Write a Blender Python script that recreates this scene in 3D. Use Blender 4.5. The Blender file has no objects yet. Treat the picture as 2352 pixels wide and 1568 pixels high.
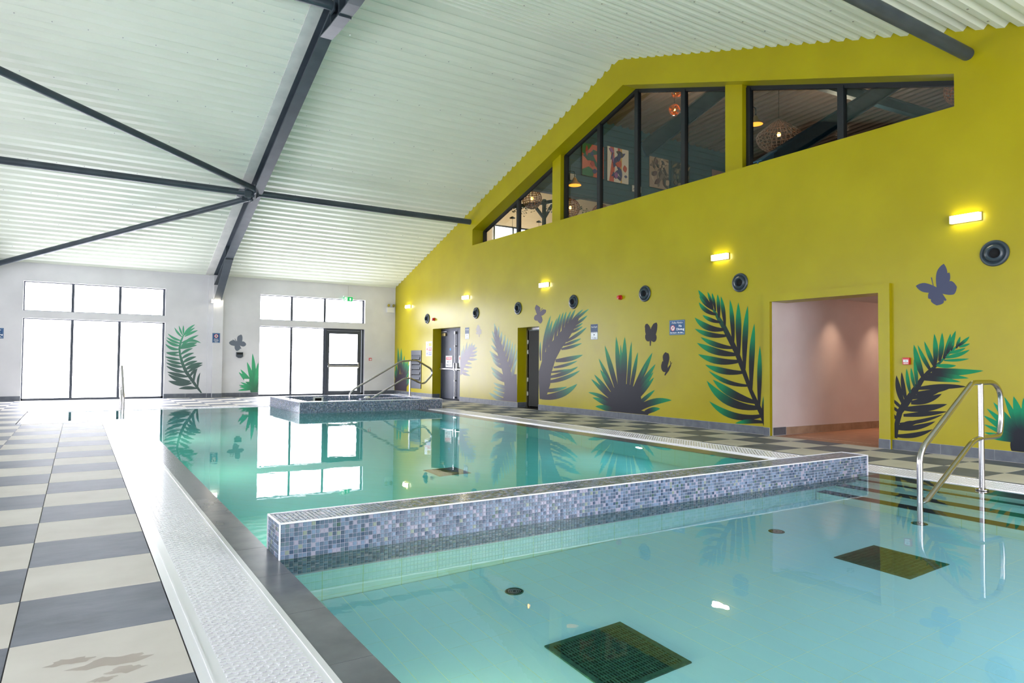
import bpy, bmesh, math, random
from math import sin, cos, pi, sqrt
from mathutils import Vector, Matrix
from mathutils.geometry import tessellate_polygon
random.seed(7)
sc = bpy.context.scene
COL = sc.collection

# ---------------------------------------------------------------- camera
EYE = Vector((0, 0, 1.13)); FPX = 1565.28; YAW = .566; PITCH = .0308; ROLL = .0081
FW = Vector((sin(YAW)*cos(PITCH), cos(YAW)*cos(PITCH), sin(PITCH)))
_r0 = Vector((cos(YAW), -sin(YAW), 0)); _u0 = _r0.cross(FW)
RT = _r0*cos(ROLL) + _u0*sin(ROLL); UP = -_r0*sin(ROLL) + _u0*cos(ROLL)
cd = bpy.data.cameras.new('camera'); cam = bpy.data.objects.new('camera', cd); COL.objects.link(cam)
cd.sensor_width = 36; cd.lens = FPX/2352*36; cd.clip_start = .05; cd.clip_end = 200
cam.matrix_world = Matrix(((RT.x, UP.x, -FW.x, EYE.x), (RT.y, UP.y, -FW.y, EYE.y), (RT.z, UP.z, -FW.z, EYE.z), (0, 0, 0, 1)))
sc.camera = cam

# ---------------------------------------------------------------- world, light, exposure
PANE = 11.5           # daylight behind the frosted panes of the end wall
PANE_SIDE = 9.0       # the shaded side bays out of view
w = bpy.data.worlds.new('sky'); sc.world = w; w.use_nodes = True
w.node_tree.nodes['Background'].inputs[0].default_value = (.86, .93, 1, 1)
w.node_tree.nodes['Background'].inputs[1].default_value = 1.0
sc.view_settings.view_transform = 'Standard'; sc.view_settings.look = 'None'
sc.view_settings.exposure = 0.35; sc.view_settings.gamma = 1; sc.view_settings.use_curve_mapping = False

W = 9.323; D = 22.315; YN = -1.05; XL = -8.2
ZE = 3.71; SL = .3185; YR = 10.63
def roof(y): return ZE + SL*(22.3-y) if y >= YR else ZE + SL*(22.3-YR) - SL*(YR-y)

def lin(c):
    f = lambda v: v/12.92 if v <= .04045 else ((v+.055)/1.055)**2.4
    return tuple(f(v/255) for v in c) + (1,)
# ---------------------------------------------------------------- materials
MATS = {}
def mat(name, c=None, rough=.5, metal=0, spec=.5, emit=None, es=0, coat=0, linear=False):
    m = bpy.data.materials.new(name); m.use_nodes = True; MATS[name] = m
    b = m.node_tree.nodes['Principled BSDF']
    if c: b.inputs['Base Color'].default_value = lin(c)
    b.inputs['Roughness'].default_value = rough; b.inputs['Metallic'].default_value = metal
    b.inputs['Specular IOR Level'].default_value = spec
    b.inputs['Coat Weight'].default_value = coat; b.inputs['Coat Roughness'].default_value = .12
    if emit: b.inputs['Emission Color'].default_value = lin(emit); b.inputs['Emission Strength'].default_value = es
    return m
def nodes(m): return m.node_tree.nodes, m.node_tree.links, m.node_tree.nodes['Principled BSDF']
def vary(m, c1, c2, scale=3, detail=4, bump=0, bscale=None, stretch=None, dist=.01, rough=None):
    N, L, b = nodes(m)
    tc = N.new('ShaderNodeTexCoord'); mp = N.new('ShaderNodeMapping'); L.new(tc.outputs['Object'], mp.inputs[0])
    geo = N.new('ShaderNodeNewGeometry'); L.new(geo.outputs['Position'], mp.inputs[0])
    if stretch: mp.inputs['Scale'].default_value = stretch
    n = N.new('ShaderNodeTexNoise'); n.inputs['Scale'].default_value = scale; n.inputs['Detail'].default_value = detail
    L.new(mp.outputs[0], n.inputs['Vector'])
    r = N.new('ShaderNodeValToRGB'); L.new(n.outputs[0], r.inputs[0])
    r.color_ramp.elements[0].position = .35; r.color_ramp.elements[1].position = .68
    r.color_ramp.elements[0].color = lin(c1); r.color_ramp.elements[1].color = lin(c2)
    L.new(r.outputs[0], b.inputs['Base Color'])
    if rough:
        mr = N.new('ShaderNodeMapRange'); L.new(n.outputs[0], mr.inputs[0]); mr.inputs[3].default_value = rough[0]; mr.inputs[4].default_value = rough[1]
        L.new(mr.outputs[0], b.inputs['Roughness'])
    if bump:
        n2 = N.new('ShaderNodeTexNoise'); n2.inputs['Scale'].default_value = bscale or scale*6; n2.inputs['Detail'].default_value = 5
        L.new(mp.outputs[0], n2.inputs['Vector'])
        bp = N.new('ShaderNodeBump'); bp.inputs['Strength'].default_value = bump; bp.inputs['Distance'].default_value = dist
        L.new(n2.outputs[0], bp.inputs['Height']); L.new(bp.outputs[0], b.inputs['Normal'])
    return m
yellow = vary(mat('yellow_paint', (164, 152, 0), .3, spec=.36), (160, 147, 0), (168, 156, 0), 1.2, 5, bump=.05, bscale=3, dist=.01, rough=(.28, .38))
white = vary(mat('white_paint', (214, 214, 216), .5), (208, 208, 210), (218, 218, 220), 1.5, 3)
deckm = vary(mat('roof_deck_white', (226, 232, 218), .45), (224, 230, 216), (228, 234, 220), .7, 2)
flash = vary(mat('roof_flashing', (218, 219, 212), .4), (206, 208, 202), (222, 222, 216), 4, 4)
steel = vary(mat('dark_grey_steel', (62, 72, 80), .42, spec=.4), (58, 67, 75), (68, 78, 86), 3, 2)
frame = mat('anthracite_frame', (60, 66, 76), .4)
bframe = mat('black_frame', (22, 27, 32), .4)
skirt = vary(mat('skirting_grey', (92, 98, 108), .4), (84, 90, 100), (100, 106, 114), 9, 5)
groutl = mat('light_grout', (200, 200, 204), .6)
groutd = mat('dark_grout', (96, 92, 98), .7)
cream = vary(mat('cream_tile', (200, 193, 182), .3, spec=.22), (202, 196, 187), (217, 212, 204), 2.2, 6, bump=.25, bscale=11, dist=.004, rough=(.5, .62))
slate = vary(mat('slate_tile', (92, 96, 102), .26, spec=.3), (98, 103, 114), (122, 126, 138), 2.6, 6, bump=.3, bscale=16, stretch=(1, 1.8, 1), dist=.004, rough=(.46, .56))
coping = vary(mat('coping_slate', (82, 84, 88), .2, spec=.45), (98, 101, 107), (116, 119, 125), 5, 6, bump=.03, bscale=5, dist=.003)
gutw = mat('gutter_white', (242, 242, 246), .22, coat=.6)
chrome = mat('polished_steel', (190, 186, 186), .2, 1)
satin = mat('satin_metal', (178, 178, 180), .3, 1)
brassy = mat('brass_metal', (170, 155, 110), .35, 1)
ventm = mat('vent_grey', (52, 64, 72), .32)
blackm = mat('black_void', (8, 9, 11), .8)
red = mat('alarm_red', (190, 18, 22), .3)
wplas = mat('white_plastic', (228, 228, 226), .4)
bluesign = mat('sign_blue', (16, 74, 122), .4)
signedge = mat('sign_edge', (130, 165, 195), .4)
wprint = mat('print_white', (235, 238, 240), .5)
rprint = mat('print_red', (214, 44, 56), .5)
bprint = mat('print_black', (30, 32, 38), .5)
nprint = mat('print_navy', (36, 66, 104), .5)
yprint = mat('print_yellow', (232, 206, 60), .5)
vprint = mat('print_violet', (96, 104, 180), .5)
bodot = mat('print_blue', (40, 140, 215), .5)
exitg = mat('exit_green', (0, 160, 84), .4, emit=(0, 168, 84), es=.5)
exitw = mat('exit_white', (240, 250, 244), .4, emit=(240, 255, 245), es=.6)
lampw = mat('lamp_diffuser', (255, 255, 250), .4, emit=(255, 244, 222), es=16)
lampk = mat('lamp_body', (196, 180, 150), .35, .6)
downl = mat('downlight_lens', (255, 240, 220), .3, emit=(255, 214, 170), es=30)
bulb = mat('bulb_glow', (255, 170, 90), .3, emit=(255, 150, 60), es=26)
rattan = vary(mat('rattan', (160, 112, 80), .6), (140, 96, 68), (180, 128, 92), 20)
rattanl = vary(mat('rattan_pale', (190, 160, 140), .6), (170, 140, 120), (205, 178, 158), 20)
teal = vary(mat('teal_wall', (22, 70, 88), .6), (18, 64, 82), (26, 76, 94), 3)
brownc = mat('brown_ceiling', (110, 92, 82), .5)
creamw = mat('cream_wall', (226, 206, 176), .6, emit=(226, 200, 160), es=0)
corrw = vary(mat('corridor_plaster', (222, 210, 208), .6), (220, 206, 204), (226, 214, 212), 2)
corrf = vary(mat('corridor_floor', (178, 132, 104), .35), (166, 122, 96), (188, 142, 112), 4)
corrs = vary(mat('corridor_skirting', (172, 146, 122), .4), (160, 136, 114), (182, 156, 132), 6)
poolt = mat('pool_tile', (186, 232, 250), .25)
pgrout = mat('pool_grout', (246, 252, 226), .5)
pooldk = mat('pool_step_nosing', (30, 40, 52), .4)
grate = vary(mat('grate_green', (40, 84, 74), .4), (30, 70, 66), (52, 98, 82), 40)
leafd = vary(mat('ivy_leaf', (48, 74, 40), .6), (40, 64, 34), (60, 88, 48), 9)
doorm = vary(mat('fire_door', (62, 68, 82), .45, spec=.35), (58, 64, 78), (68, 74, 88), 2)
tealb = mat('teal_frame', (30, 60, 66), .5)
# window panes: frosted, lit from outside
panem = bpy.data.materials.new('frosted_daylight_pane'); panem.use_nodes = True
_n = panem.node_tree.nodes; _n.clear(); _e = _n.new('ShaderNodeEmission'); _o = _n.new('ShaderNodeOutputMaterial')
_e.inputs[0].default_value = (.90, .90, 1, 1); _e.inputs[1].default_value = PANE
panem.node_tree.links.new(_e.outputs[0], _o.inputs[0])
panes = panem.copy(); panes.name = 'frosted_side_pane'; panes.node_tree.nodes['Emission'].inputs[1].default_value = PANE_SIDE
# clear glass of the upper windows
glassm = bpy.data.materials.new('clear_glass'); glassm.use_nodes = True
_n = glassm.node_tree.nodes; _l = glassm.node_tree.links; _n.clear()
_t = _n.new('ShaderNodeBsdfTransparent'); _g = _n.new('ShaderNodeBsdfGlossy'); _m = _n.new('ShaderNodeMixShader'); _f = _n.new('ShaderNodeMath'); _o = _n.new('ShaderNodeOutputMaterial')
_t.inputs[0].default_value = (.8, .86, .86, 1); _g.inputs['Roughness'].default_value = .02; _f.operation = 'POWER'; _f.inputs[1].default_value = 5; _gg = _n.new('ShaderNodeNewGeometry'); _dd = _n.new('ShaderNodeVectorMath'); _dd.operation = 'DOT_PRODUCT'; _ab = _n.new('ShaderNodeMath'); _ab.operation = 'ABSOLUTE'; _su = _n.new('ShaderNodeMath'); _su.operation = 'SUBTRACT'; _su.inputs[0].default_value = 1; _mr = _n.new('ShaderNodeMapRange'); _mr.inputs[3].default_value = .05; _mr.inputs[4].default_value = 1
_l.new(_gg.outputs['Normal'], _dd.inputs[0]); _l.new(_gg.outputs['Incoming'], _dd.inputs[1]); _l.new(_dd.outputs['Value'], _ab.inputs[0]); _l.new(_ab.outputs[0], _su.inputs[1]); _l.new(_su.outputs[0], _f.inputs[0]); _l.new(_f.outputs[0], _mr.inputs[0]); _l.new(_mr.outputs[0], _m.inputs[0]); _l.new(_t.outputs[0], _m.inputs[1]); _l.new(_g.outputs[0], _m.inputs[2]); _l.new(_m.outputs[0], _o.inputs[0])
# water surface
def water_mat(name, tint, bump=.25):
    m = bpy.data.materials.new(name); m.use_nodes = True
    N = m.node_tree.nodes; L = m.node_tree.links; N.clear()
    rf = N.new('ShaderNodeBsdfRefraction'); gl = N.new('ShaderNodeBsdfGlossy'); mx = N.new('ShaderNodeMixShader'); fr = N.new('ShaderNodeFresnel'); o = N.new('ShaderNodeOutputMaterial')
    rf.inputs['Color'].default_value = tint; rf.inputs['Roughness'].default_value = 0; rf.inputs['IOR'].default_value = 1.333
    gl.inputs['Roughness'].default_value = .01; fr.inputs['IOR'].default_value = 1.333
    geo = N.new('ShaderNodeNewGeometry')
    hs = []
    for sc_, k in ((2.2, 1.0), (9, .22)):
        mp = N.new('ShaderNodeMapping'); mp.inputs['Scale'].default_value = (1, .8, 1); mp.inputs['Rotation'].default_value = (0, 0, .5)
        L.new(geo.outputs['Position'], mp.inputs[0])
        n = N.new('ShaderNodeTexNoise'); n.inputs['Scale'].default_value = sc_; n.inputs['Detail'].default_value = 2
        L.new(mp.outputs[0], n.inputs['Vector'])
        mu = N.new('ShaderNodeMath'); mu.operation = 'MULTIPLY'; mu.inputs[1].default_value = k; L.new(n.outputs[0], mu.inputs[0]); hs.append(mu)
    ad = N.new('ShaderNodeMath'); ad.operation = 'ADD'; L.new(hs[0].outputs[0], ad.inputs[0]); L.new(hs[1].outputs[0], ad.inputs[1])
    # calmer and rougher patches
    n = N.new('ShaderNodeTexNoise'); n.inputs['Scale'].default_value = .35; L.new(geo.outputs['Position'], n.inputs['Vector'])
    mr = N.new('ShaderNodeMapRange'); mr.inputs[1].default_value = .42; mr.inputs[2].default_value = .7; mr.inputs[3].default_value = bump*.5; mr.inputs[4].default_value = bump*2.2
    L.new(n.outputs[0], mr.inputs[0])
    bp = N.new('ShaderNodeBump'); bp.inputs['Distance'].default_value = .0035; L.new(mr.outputs[0], bp.inputs['Strength']); L.new(ad.outputs[0], bp.inputs['Height'])
    for s in (rf, gl, fr): L.new(bp.outputs[0], s.inputs['Normal'])
    L.new(fr.outputs[0], mx.inputs[0]); L.new(rf.outputs[0], mx.inputs[1]); L.new(gl.outputs[0], mx.inputs[2]); L.new(mx.outputs[0], o.inputs[0])
    return m
waterm = water_mat('pool_water', (.82, .97, 1, 1)); waterd = water_mat('deep_pool_water', (.36, .90, .91, 1))
# glass mosaic: colour per tile
def mosaic(name, island):
    m = mat(name, rough=.14, spec=.6, coat=.3); N, L, b = nodes(m)
    if island: g = N.new('ShaderNodeNewGeometry'); src = g.outputs['Random Per Island']
    else: g = N.new('ShaderNodeObjectInfo'); src = g.outputs['Random']
    r = N.new('ShaderNodeValToRGB'); r.color_ramp.interpolation = 'CONSTANT'; L.new(src, r.inputs[0])
    pal = [(0, (96, 112, 132)), (.16, (112, 130, 152)), (.32, (80, 94, 112)), (.46, (122, 140, 166)), (.6, (88, 104, 124)), (.7, (160, 156, 174)), (.82, (100, 118, 130)), (.9, (64, 82, 106)), (.945, (140, 152, 138)), (.965, (76, 102, 92)), (.985, (40, 66, 92))]
    e = r.color_ramp.elements; e[0].position = 0; e[0].color = lin(pal[0][1]); e[1].position = pal[1][0]; e[1].color = lin(pal[1][1])
    for p, c in pal[2:]:
        q = e.new(p); q.color = lin(c)
    L.new(r.outputs[0], b.inputs['Base Color'])
    return m
mosO = mosaic('glass_mosaic', False); mosI = mosaic('glass_mosaic_field', True)
mgrout = mat('mosaic_grout', (176, 172, 190), .6)
# mural paint: sprayed colour stored per vertex
mural = mat('mural_paint', (40, 42, 50), .38, spec=.2); N_, L_, b_ = nodes(mural)
_a = N_.new('ShaderNodeAttribute'); _a.attribute_name = 'paint'; L_.new(_a.outputs['Color'], b_.inputs['Base Color'])
# pool wall tiles below water
N_, L_, b_ = nodes(mat('pool_wall_tile', (172, 226, 222), .25)); poolw = MATS['pool_wall_tile']
_g = N_.new('ShaderNodeNewGeometry'); _b = N_.new('ShaderNodeTexBrick'); _b.offset = 0
_b.inputs['Color1'].default_value = lin((200, 240, 246)); _b.inputs['Color2'].default_value = lin((206, 243, 249)); _b.inputs['Mortar'].default_value = lin((190, 226, 200))
_b.inputs['Scale'].default_value = 1; _b.inputs['Mortar Size'].default_value = .003; _b.inputs['Brick Width'].default_value = .25; _b.inputs['Row Height'].default_value = .125
_c = N_.new('ShaderNodeCombineXYZ'); _s = N_.new('ShaderNodeSeparateXYZ'); _ad = N_.new('ShaderNodeMath'); L_.new(_g.outputs['Position'], _s.inputs[0]); L_.new(_s.outputs[0], _ad.inputs[0]); L_.new(_s.outputs[1], _ad.inputs[1])
L_.new(_ad.outputs[0], _c.inputs[0]); L_.new(_s.outputs[2], _c.inputs[1]); L_.new(_c.outputs[0], _b.inputs['Vector']); L_.new(_b.outputs[0], b_.inputs['Base Color'])

# ---------------------------------------------------------------- helpers
def tag(o, label=None, cat=None, group=None, kind=None):
    if label: o['label'] = label
    if cat: o['category'] = cat
    if group: o['group'] = group
    if kind: o['kind'] = kind
    return o
GROUPS = {'steel_rafter': 'steel roof rafters', 'tie_beam': 'round tie beams under the roof', 'diagonal_brace': 'diagonal roof braces', 'overflow_gutter': 'overflow gutters round the pool', 'main_drain': 'main drain grates on the pool floor', 'floor_inlet': 'round inlets on the pool floor', 'pool_light': 'underwater lamps', 'handrail': 'polished pool handrails', 'picture': 'pictures on the teal wall', 'pendant_lamp': 'woven pendant lamps upstairs', 'glass_lamp': 'amber ball lamps upstairs', 'dome_lamp': 'orange dome lamps upstairs', 'ceiling_rose': 'small pendants by the far upper window', 'downlight': 'corridor downlights', 'wall_light': 'wall lights', 'air_vent': 'round vents in a row on the yellow wall', 'alarm_sounder': 'red alarm sounders', 'call_point': 'red call points', 'sign': 'blue notice boards', 'depth_sign': 'pool depth signs', 'palm_mural': 'painted palm fronds', 'bush_mural': 'painted spiky bushes', 'feather_mural': 'painted feathery palms', 'butterfly_mural': 'painted butterflies'}
def thing(name, label, cat, loc=(0, 0, 0), rz=0, group=None):
    group = group or GROUPS.get(name)
    o = bpy.data.objects.new(name, None); COL.objects.link(o); o.empty_display_size = .1
    o.location = loc; o.rotation_euler = (0, 0, rz)
    return tag(o, label, cat, group)
def link(name, me, parent=None, loc=None):
    o = bpy.data.objects.new(name, me); COL.objects.link(o)
    if parent: o.parent = parent
    if loc: o.location = loc
    return o
class MB:
    def __init__(s): s.v = []; s.f = []
    def add(s, vs, fs):
        n = len(s.v); s.v += [tuple(p) for p in vs]; s.f += [tuple(i+n for i in f) for f in fs]; return s
    def box(s, a, b):
        x0, y0, z0 = a; x1, y1, z1 = b
        if x0 > x1: x0, x1 = x1, x0
        if y0 > y1: y0, y1 = y1, y0
        if z0 > z1: z0, z1 = z1, z0
        return s.add([(x0, y0, z0), (x1, y0, z0), (x1, y1, z0), (x0, y1, z0), (x0, y0, z1), (x1, y0, z1), (x1, y1, z1), (x0, y1, z1)],
                     [(0, 3, 2, 1), (4, 5, 6, 7), (0, 1, 5, 4), (1, 2, 6, 5), (2, 3, 7, 6), (3, 0, 4, 7)])
    def bar(s, a, b, wd, ht, up=(0, 0, 1)):      # rectangular bar from a to b
        a = Vector(a); b = Vector(b); d = (b-a).normalized(); u = Vector(up); sd = d.cross(u).normalized(); u = sd.cross(d)
        q = [(-1, -1), (1, -1), (1, 1), (-1, 1)]
        vs = [p + sd*(i*wd/2) + u*(j*ht/2) for p in (a, b) for i, j in q]
        return s.add(vs, [(0, 3, 2, 1), (4, 5, 6, 7), (0, 1, 5, 4), (1, 2, 6, 5), (2, 3, 7, 6), (3, 0, 4, 7)])
    def tube(s, pts, r, n=12, cap=True):
        pts = [Vector(p) for p in pts]; rings = []; ref = None
        for i, p in enumerate(pts):
            d = (pts[min(i+1, len(pts)-1)] - pts[max(i-1, 0)]).normalized()
            if ref is None: ref = d.orthogonal().normalized()
            ref = (ref - d*ref.dot(d)).normalized(); e = d.cross(ref)
            k = 1.0
            if 0 < i < len(pts)-1:
                c_ = max(.3, sqrt((1+(pts[i+1]-p).normalized().dot((p-pts[i-1]).normalized()))/2)); k = 1/c_ if c_ > .9 else 1.05
            rr = r[i] if isinstance(r, (list, tuple)) else r
            rings.append([p + (ref*cos(2*pi*j/n) + e*sin(2*pi*j/n))*rr for j in range(n)])
        vs = [q for g in rings for q in g]; fs = []
        for i in range(len(pts)-1):
            for j in range(n): fs.append((i*n+j, i*n+(j+1) % n, (i+1)*n+(j+1) % n, (i+1)*n+j))
        if cap: fs.append(tuple(range(n-1, -1, -1))); fs.append(tuple(range((len(pts)-1)*n, len(pts)*n)))
        return s.add(vs, fs)
    def lathe(s, prof, o, ax, n=32, close=False):     # profile of (radius, height) turned about ax at o
        o = Vector(o); ax = Vector(ax).normalized(); e = ax.orthogonal().normalized(); g = ax.cross(e); vs = []; fs = []
        for r, hh in prof:
            for j in range(n): vs.append(o + ax*hh + (e*cos(2*pi*j/n) + g*sin(2*pi*j/n))*r)
        for i in range(len(prof)-1):
            for j in range(n): fs.append((i*n+j, i*n+(j+1) % n, (i+1)*n+(j+1) % n, (i+1)*n+j))
        if close: fs.append(tuple(range(n-1, -1, -1))); fs.append(tuple(range((len(prof)-1)*n, len(prof)*n)))
        return s.add(vs, fs)
    def prism(s, pts, f0, f1):                   # pts 2-D; f0/f1 map 2-D to 3-D on the two faces
        n = len(pts); s.add([f0(p) for p in pts] + [f1(p) for p in pts], [tuple(range(n)), tuple(range(2*n-1, n-1, -1))] + [(i, i+n, (i+1) % n+n, (i+1) % n) for i in range(n)])
        return s
    def slab(s, outer, holes, f0, f1, sides=True):      # plate with holes
        loops = [outer] + holes; flat = [p for l in loops for p in l]
        tris = tessellate_polygon([[Vector((p[0], p[1], 0)) for p in l] for l in loops]); n = len(flat)
        fs = [tuple(t) for t in tris] + [tuple(i+n for i in reversed(t)) for t in tris]
        k = 0
        if sides:
            for l in loops:
                for i in range(len(l)): a = k+i; b = k+(i+1) % len(l); fs.append((a, b, b+n, a+n))
                k += len(l)
        return s.add([f0(p) for p in flat] + [f1(p) for p in flat], fs)
    def mesh(s, name, m, smooth=False):
        me = bpy.data.meshes.new(name); me.from_pydata(s.v, [], s.f); me.materials.append(m)
        bm = bmesh.new(); bm.from_mesh(me); bmesh.ops.recalc_face_normals(bm, faces=bm.faces); bm.to_mesh(me); bm.free()
        if smooth:
            me.polygons.foreach_set('use_smooth', [True]*len(me.polygons))
            try: me.set_sharp_from_angle(angle=.7)
            except Exception: pass
        return me
    def build(s, name, m, parent=None, smooth=False, bevel=0):
        o = link(name, s.mesh(name, m, smooth), parent)
        if bevel:
            md = o.modifiers.new('bevel', 'BEVEL'); md.width = bevel; md.segments = 2; md.limit_method = 'ANGLE'
        return o
def struct(name, mb, m, label, **k): return tag(mb.build(name, m, **k), label, kind='structure')
def arc(pts, rad, n=5):          # round the corners of a polyline
    P = [Vector(p) for p in pts]; out = [P[0]]
    for i in range(1, len(P)-1):
        a = (P[i-1]-P[i]); b = (P[i+1]-P[i]); r = min(rad, a.length*.48, b.length*.48)
        p0 = P[i]+a.normalized()*r; p1 = P[i]+b.normalized()*r
        for k in range(n+1):
            t = k/n; out.append(p0*(1-t)**2 + P[i]*2*t*(1-t) + p1*t*t)
    out.append(P[-1]); return out
def ray(u, v): return FW + RT*((u-1176)/FPX) - UP*((v-784)/FPX)
def onX(x, u, v): d = ray(u, v); return EYE + d*((x-EYE.x)/d.x)     # survey point on a wall plane
def onY(y, u, v): d = ray(u, v); return EYE + d*((y-EYE.y)/d.y)
def text(body, size, m, parent, origin, right, up, align='CENTER', width=None, font_shear=0, bold=0, name='lettering'):
    c = bpy.data.curves.new(name, 'FONT'); c.body = body; c.size = size; c.align_x = align; c.align_y = 'CENTER'; c.extrude = .0006; c.shear = font_shear; c.offset = bold
    c.resolution_u = 2
    tmp = bpy.data.objects.new(name, c); COL.objects.link(tmp)
    bpy.context.view_layer.update()
    me = bpy.data.meshes.new_from_object(tmp); bpy.data.objects.remove(tmp); bpy.data.curves.remove(c)
    me.materials.clear(); me.materials.append(m)
    xs = [v.co.x for v in me.vertices]
    k = 1
    if width and xs and max(xs)-min(xs) > 0: k = width/(max(xs)-min(xs))
    R_ = Vector(right); U_ = Vector(up); N2 = R_.cross(U_); O_ = Vector(origin)
    for v in me.vertices: p = v.co.copy(); v.co = O_ + R_*(p.x*k) + U_*p.y + N2*p.z
    return link(name, me, parent)

# ================================================================ SHELL
# --- yellow wall with its doorways and the long stepped window opening
wx = lambda x: (lambda p: (x, p[0], p[1]))
def roofline(y): return roof(y) + .1
SILL = 4.43
winhole = [(16.81, SILL), (16.81, 4.88), (10.5, 6.857), (4.23, 4.85), (4.23, SILL)]
door1 = (17.47, 19.29, 2.155); door2 = (13.465, 14.41, 2.005); opn = (5.2, 6.945, 2.13)
# doorways reach the floor, so the outline dips round them
outer = [(YN, 0)]
for a, b, z in (opn, door2, door1): outer += [(a, 0), (a, z), (b, z), (b, 0)]
outer += [(D, 0), (D, roofline(D)), (YR, roofline(YR)), (YN, roofline(YN))]
mb = MB().slab(outer, [winhole], wx(W), wx(W+.36))
wall_right = struct('wall_right', mb, yellow, 'mustard yellow gable wall with a stepped row of dark windows')
# piers between the upper windows
for a, b in ((12.96, 13.29), (7.705, 8.07)):
    mb = MB(); t = lambda y: 4.88 + (16.81-y)*.3133 if y > 10.5 else 4.85 + (y-4.23)*.3201
    mb.prism([(a, SILL-.01), (b, SILL-.01), (b, t(b)+.01), (a, t(a)+.01)], wx(W+.24), wx(W+.43))
    o = mb.build('pier', yellow, wall_right)
# yellow architrave round the wide opening
mb = MB()
mb.box((W-.055, 6.945, 0), (W+.02, 7.06, 2.25)); mb.box((W-.055, 5.045, 0), (W+.02, 5.2, 2.25)); mb.box((W-.055, 5.2, 2.13), (W+.02, 6.945, 2.25))
struct('trim_1', mb, yellow, 'yellow raised architrave round the wide corridor opening')
# --- far white wall with two window bays
wy = lambda y: (lambda p: (p[0], y, p[1]))
Z1, Z2, Z3 = 3.211, 2.409, 2.218
XA0, XA1, XB0, XB1 = -1.285, 2.115, 4.778, 8.223
outer = [(XL, 0)]
for a, b in ((XA0, XA1), (XB0, XB1)): outer += [(a, 0), (a, Z3), (b, Z3), (b, 0)]
outer += [(W+.2, 0), (W+.2, 4.0), (XL, 4.0)]
mb = MB().slab(outer, [[(XA0, Z2), (XA1, Z2), (XA1, Z1), (XA0, Z1)], [(XB0, Z2), (XB1, Z2), (XB1, Z1), (XB0, Z1)]], wy(D), wy(D+.3))
struct('wall_far', mb, white, 'white end wall with two tall glazed bays')
# pilaster carrying the rafter
struct('trim_2', MB().box((3.40, D-.16, 0), (3.675, D+.01, 3.7)).box((3.27, D-.05, 0), (3.40, D+.01, 3.7)), white, 'white boxed pilaster under the steel rafter')
# --- left wall with glazed bays and near wall (behind the viewer)
mb = MB(); outer = [(YN, 0)]; LB = [(1.2, 4.6), (7.4, 10.8), (13.4, 17.4)]
for a, b in LB: outer += [(a, 0), (a, 2.2), (b, 2.2), (b, 0)]
outer += [(D, 0), (D, roofline(D)), (YR, roofline(YR)), (YN, roofline(YN))]
mb.slab(outer, [[(a, 2.4), (b, 2.4), (b, 3.2), (a, 3.2)] for a, b in LB], wx(XL), wx(XL-.3))
struct('wall_left', mb, white, 'white side wall left of the pool hall')
NB = [(-6, -2.4), (3.6, 7.2)]; outer = [(XL, 0)]
for a, b in NB: outer += [(a, 0), (a, 2.2), (b, 2.2), (b, 0)]
outer += [(W+.2, 0), (W+.2, 4.0), (XL, 4.0)]
struct('wall_near', MB().slab(outer, [[(a, 2.4), (b, 2.4), (b, 3.2), (a, 3.2)] for a, b in NB], wy(YN), wy(YN-.3)), white, 'white wall on the near side of the pool hall')

# --- corrugated roof deck
mb = MB(); P = .2276; prof = [(0, 0), (.40, 0), (.60, 1), (.78, 1)]     # fraction of pitch, 0 low 1 high
def ceil_pts(y0, y1, sgn):
    out = []; n = int(abs(y1-y0)/P)+1
    for k in range(n+1):
        for f, hgt in prof:
            y = y0 + sgn*(k+f)*P
            if (y-y1)*sgn > 0: return out + [(y1, roof(y1))]
            out.append((y, roof(y) + hgt*.062))
    return out
lineY = list(reversed(ceil_pts(YR+.05, D+.1, 1))) + [(YR, roof(YR))] + ceil_pts(YR-.05, YN-.1, -1)
x0, x1 = XL-.1, W+.02
vs = [(x, y, z) for y, z in lineY for x in (x0, x1)]
fs = [(2*i, 2*i+1, 2*i+3, 2*i+2) for i in range(len(lineY)-1)]
ceil = struct('ceiling', MB().add(vs, fs), deckm, 'pale corrugated roof deck rising to a ridge')
# roof slab above so no sky leaks in
mb = MB(); q = [(D+.4, roof(D)-.02), (YR, roof(YR)+.2), (YN-.4, roof(YN)-.02)]
for (ya, za), (yb, zb) in zip(q[:-1], q[1:]):
    mb.prism([(ya, za+.12), (yb, zb+.12 if zb > 7 else zb+.12), (yb, zb+.3), (ya, za+.3)], lambda p: (XL-.4, p[0], p[1]), lambda p: (W+.36, p[0], p[1]))
struct('trim_3', mb, flash, 'roof build-up above the corrugated deck')
# lap screws along the deck laps: short ribs
mb = MB(); 
for yy in (21.4, 20.05, 18.7, 17.3, 15.95, 14.6, 13.2, 11.85, 9.3, 7.9, 6.55, 5.2, 3.8):
    yk = YR+.05 + round((yy-YR-.05)/P)*P + .2*P if yy > YR else YR-.05 - round((YR-.05-yy)/P)*P - .2*P
    for i in range(34):
        x = -7 + i*.5
        if 3.0 < x < 3.8: continue
        mb.box((x, yk-.01, roof(yk)-.006), (x+.016, yk+.01, roof(yk)+.012))
tag(mb.build('screw', satin, ceil), kind='stuff')
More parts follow.
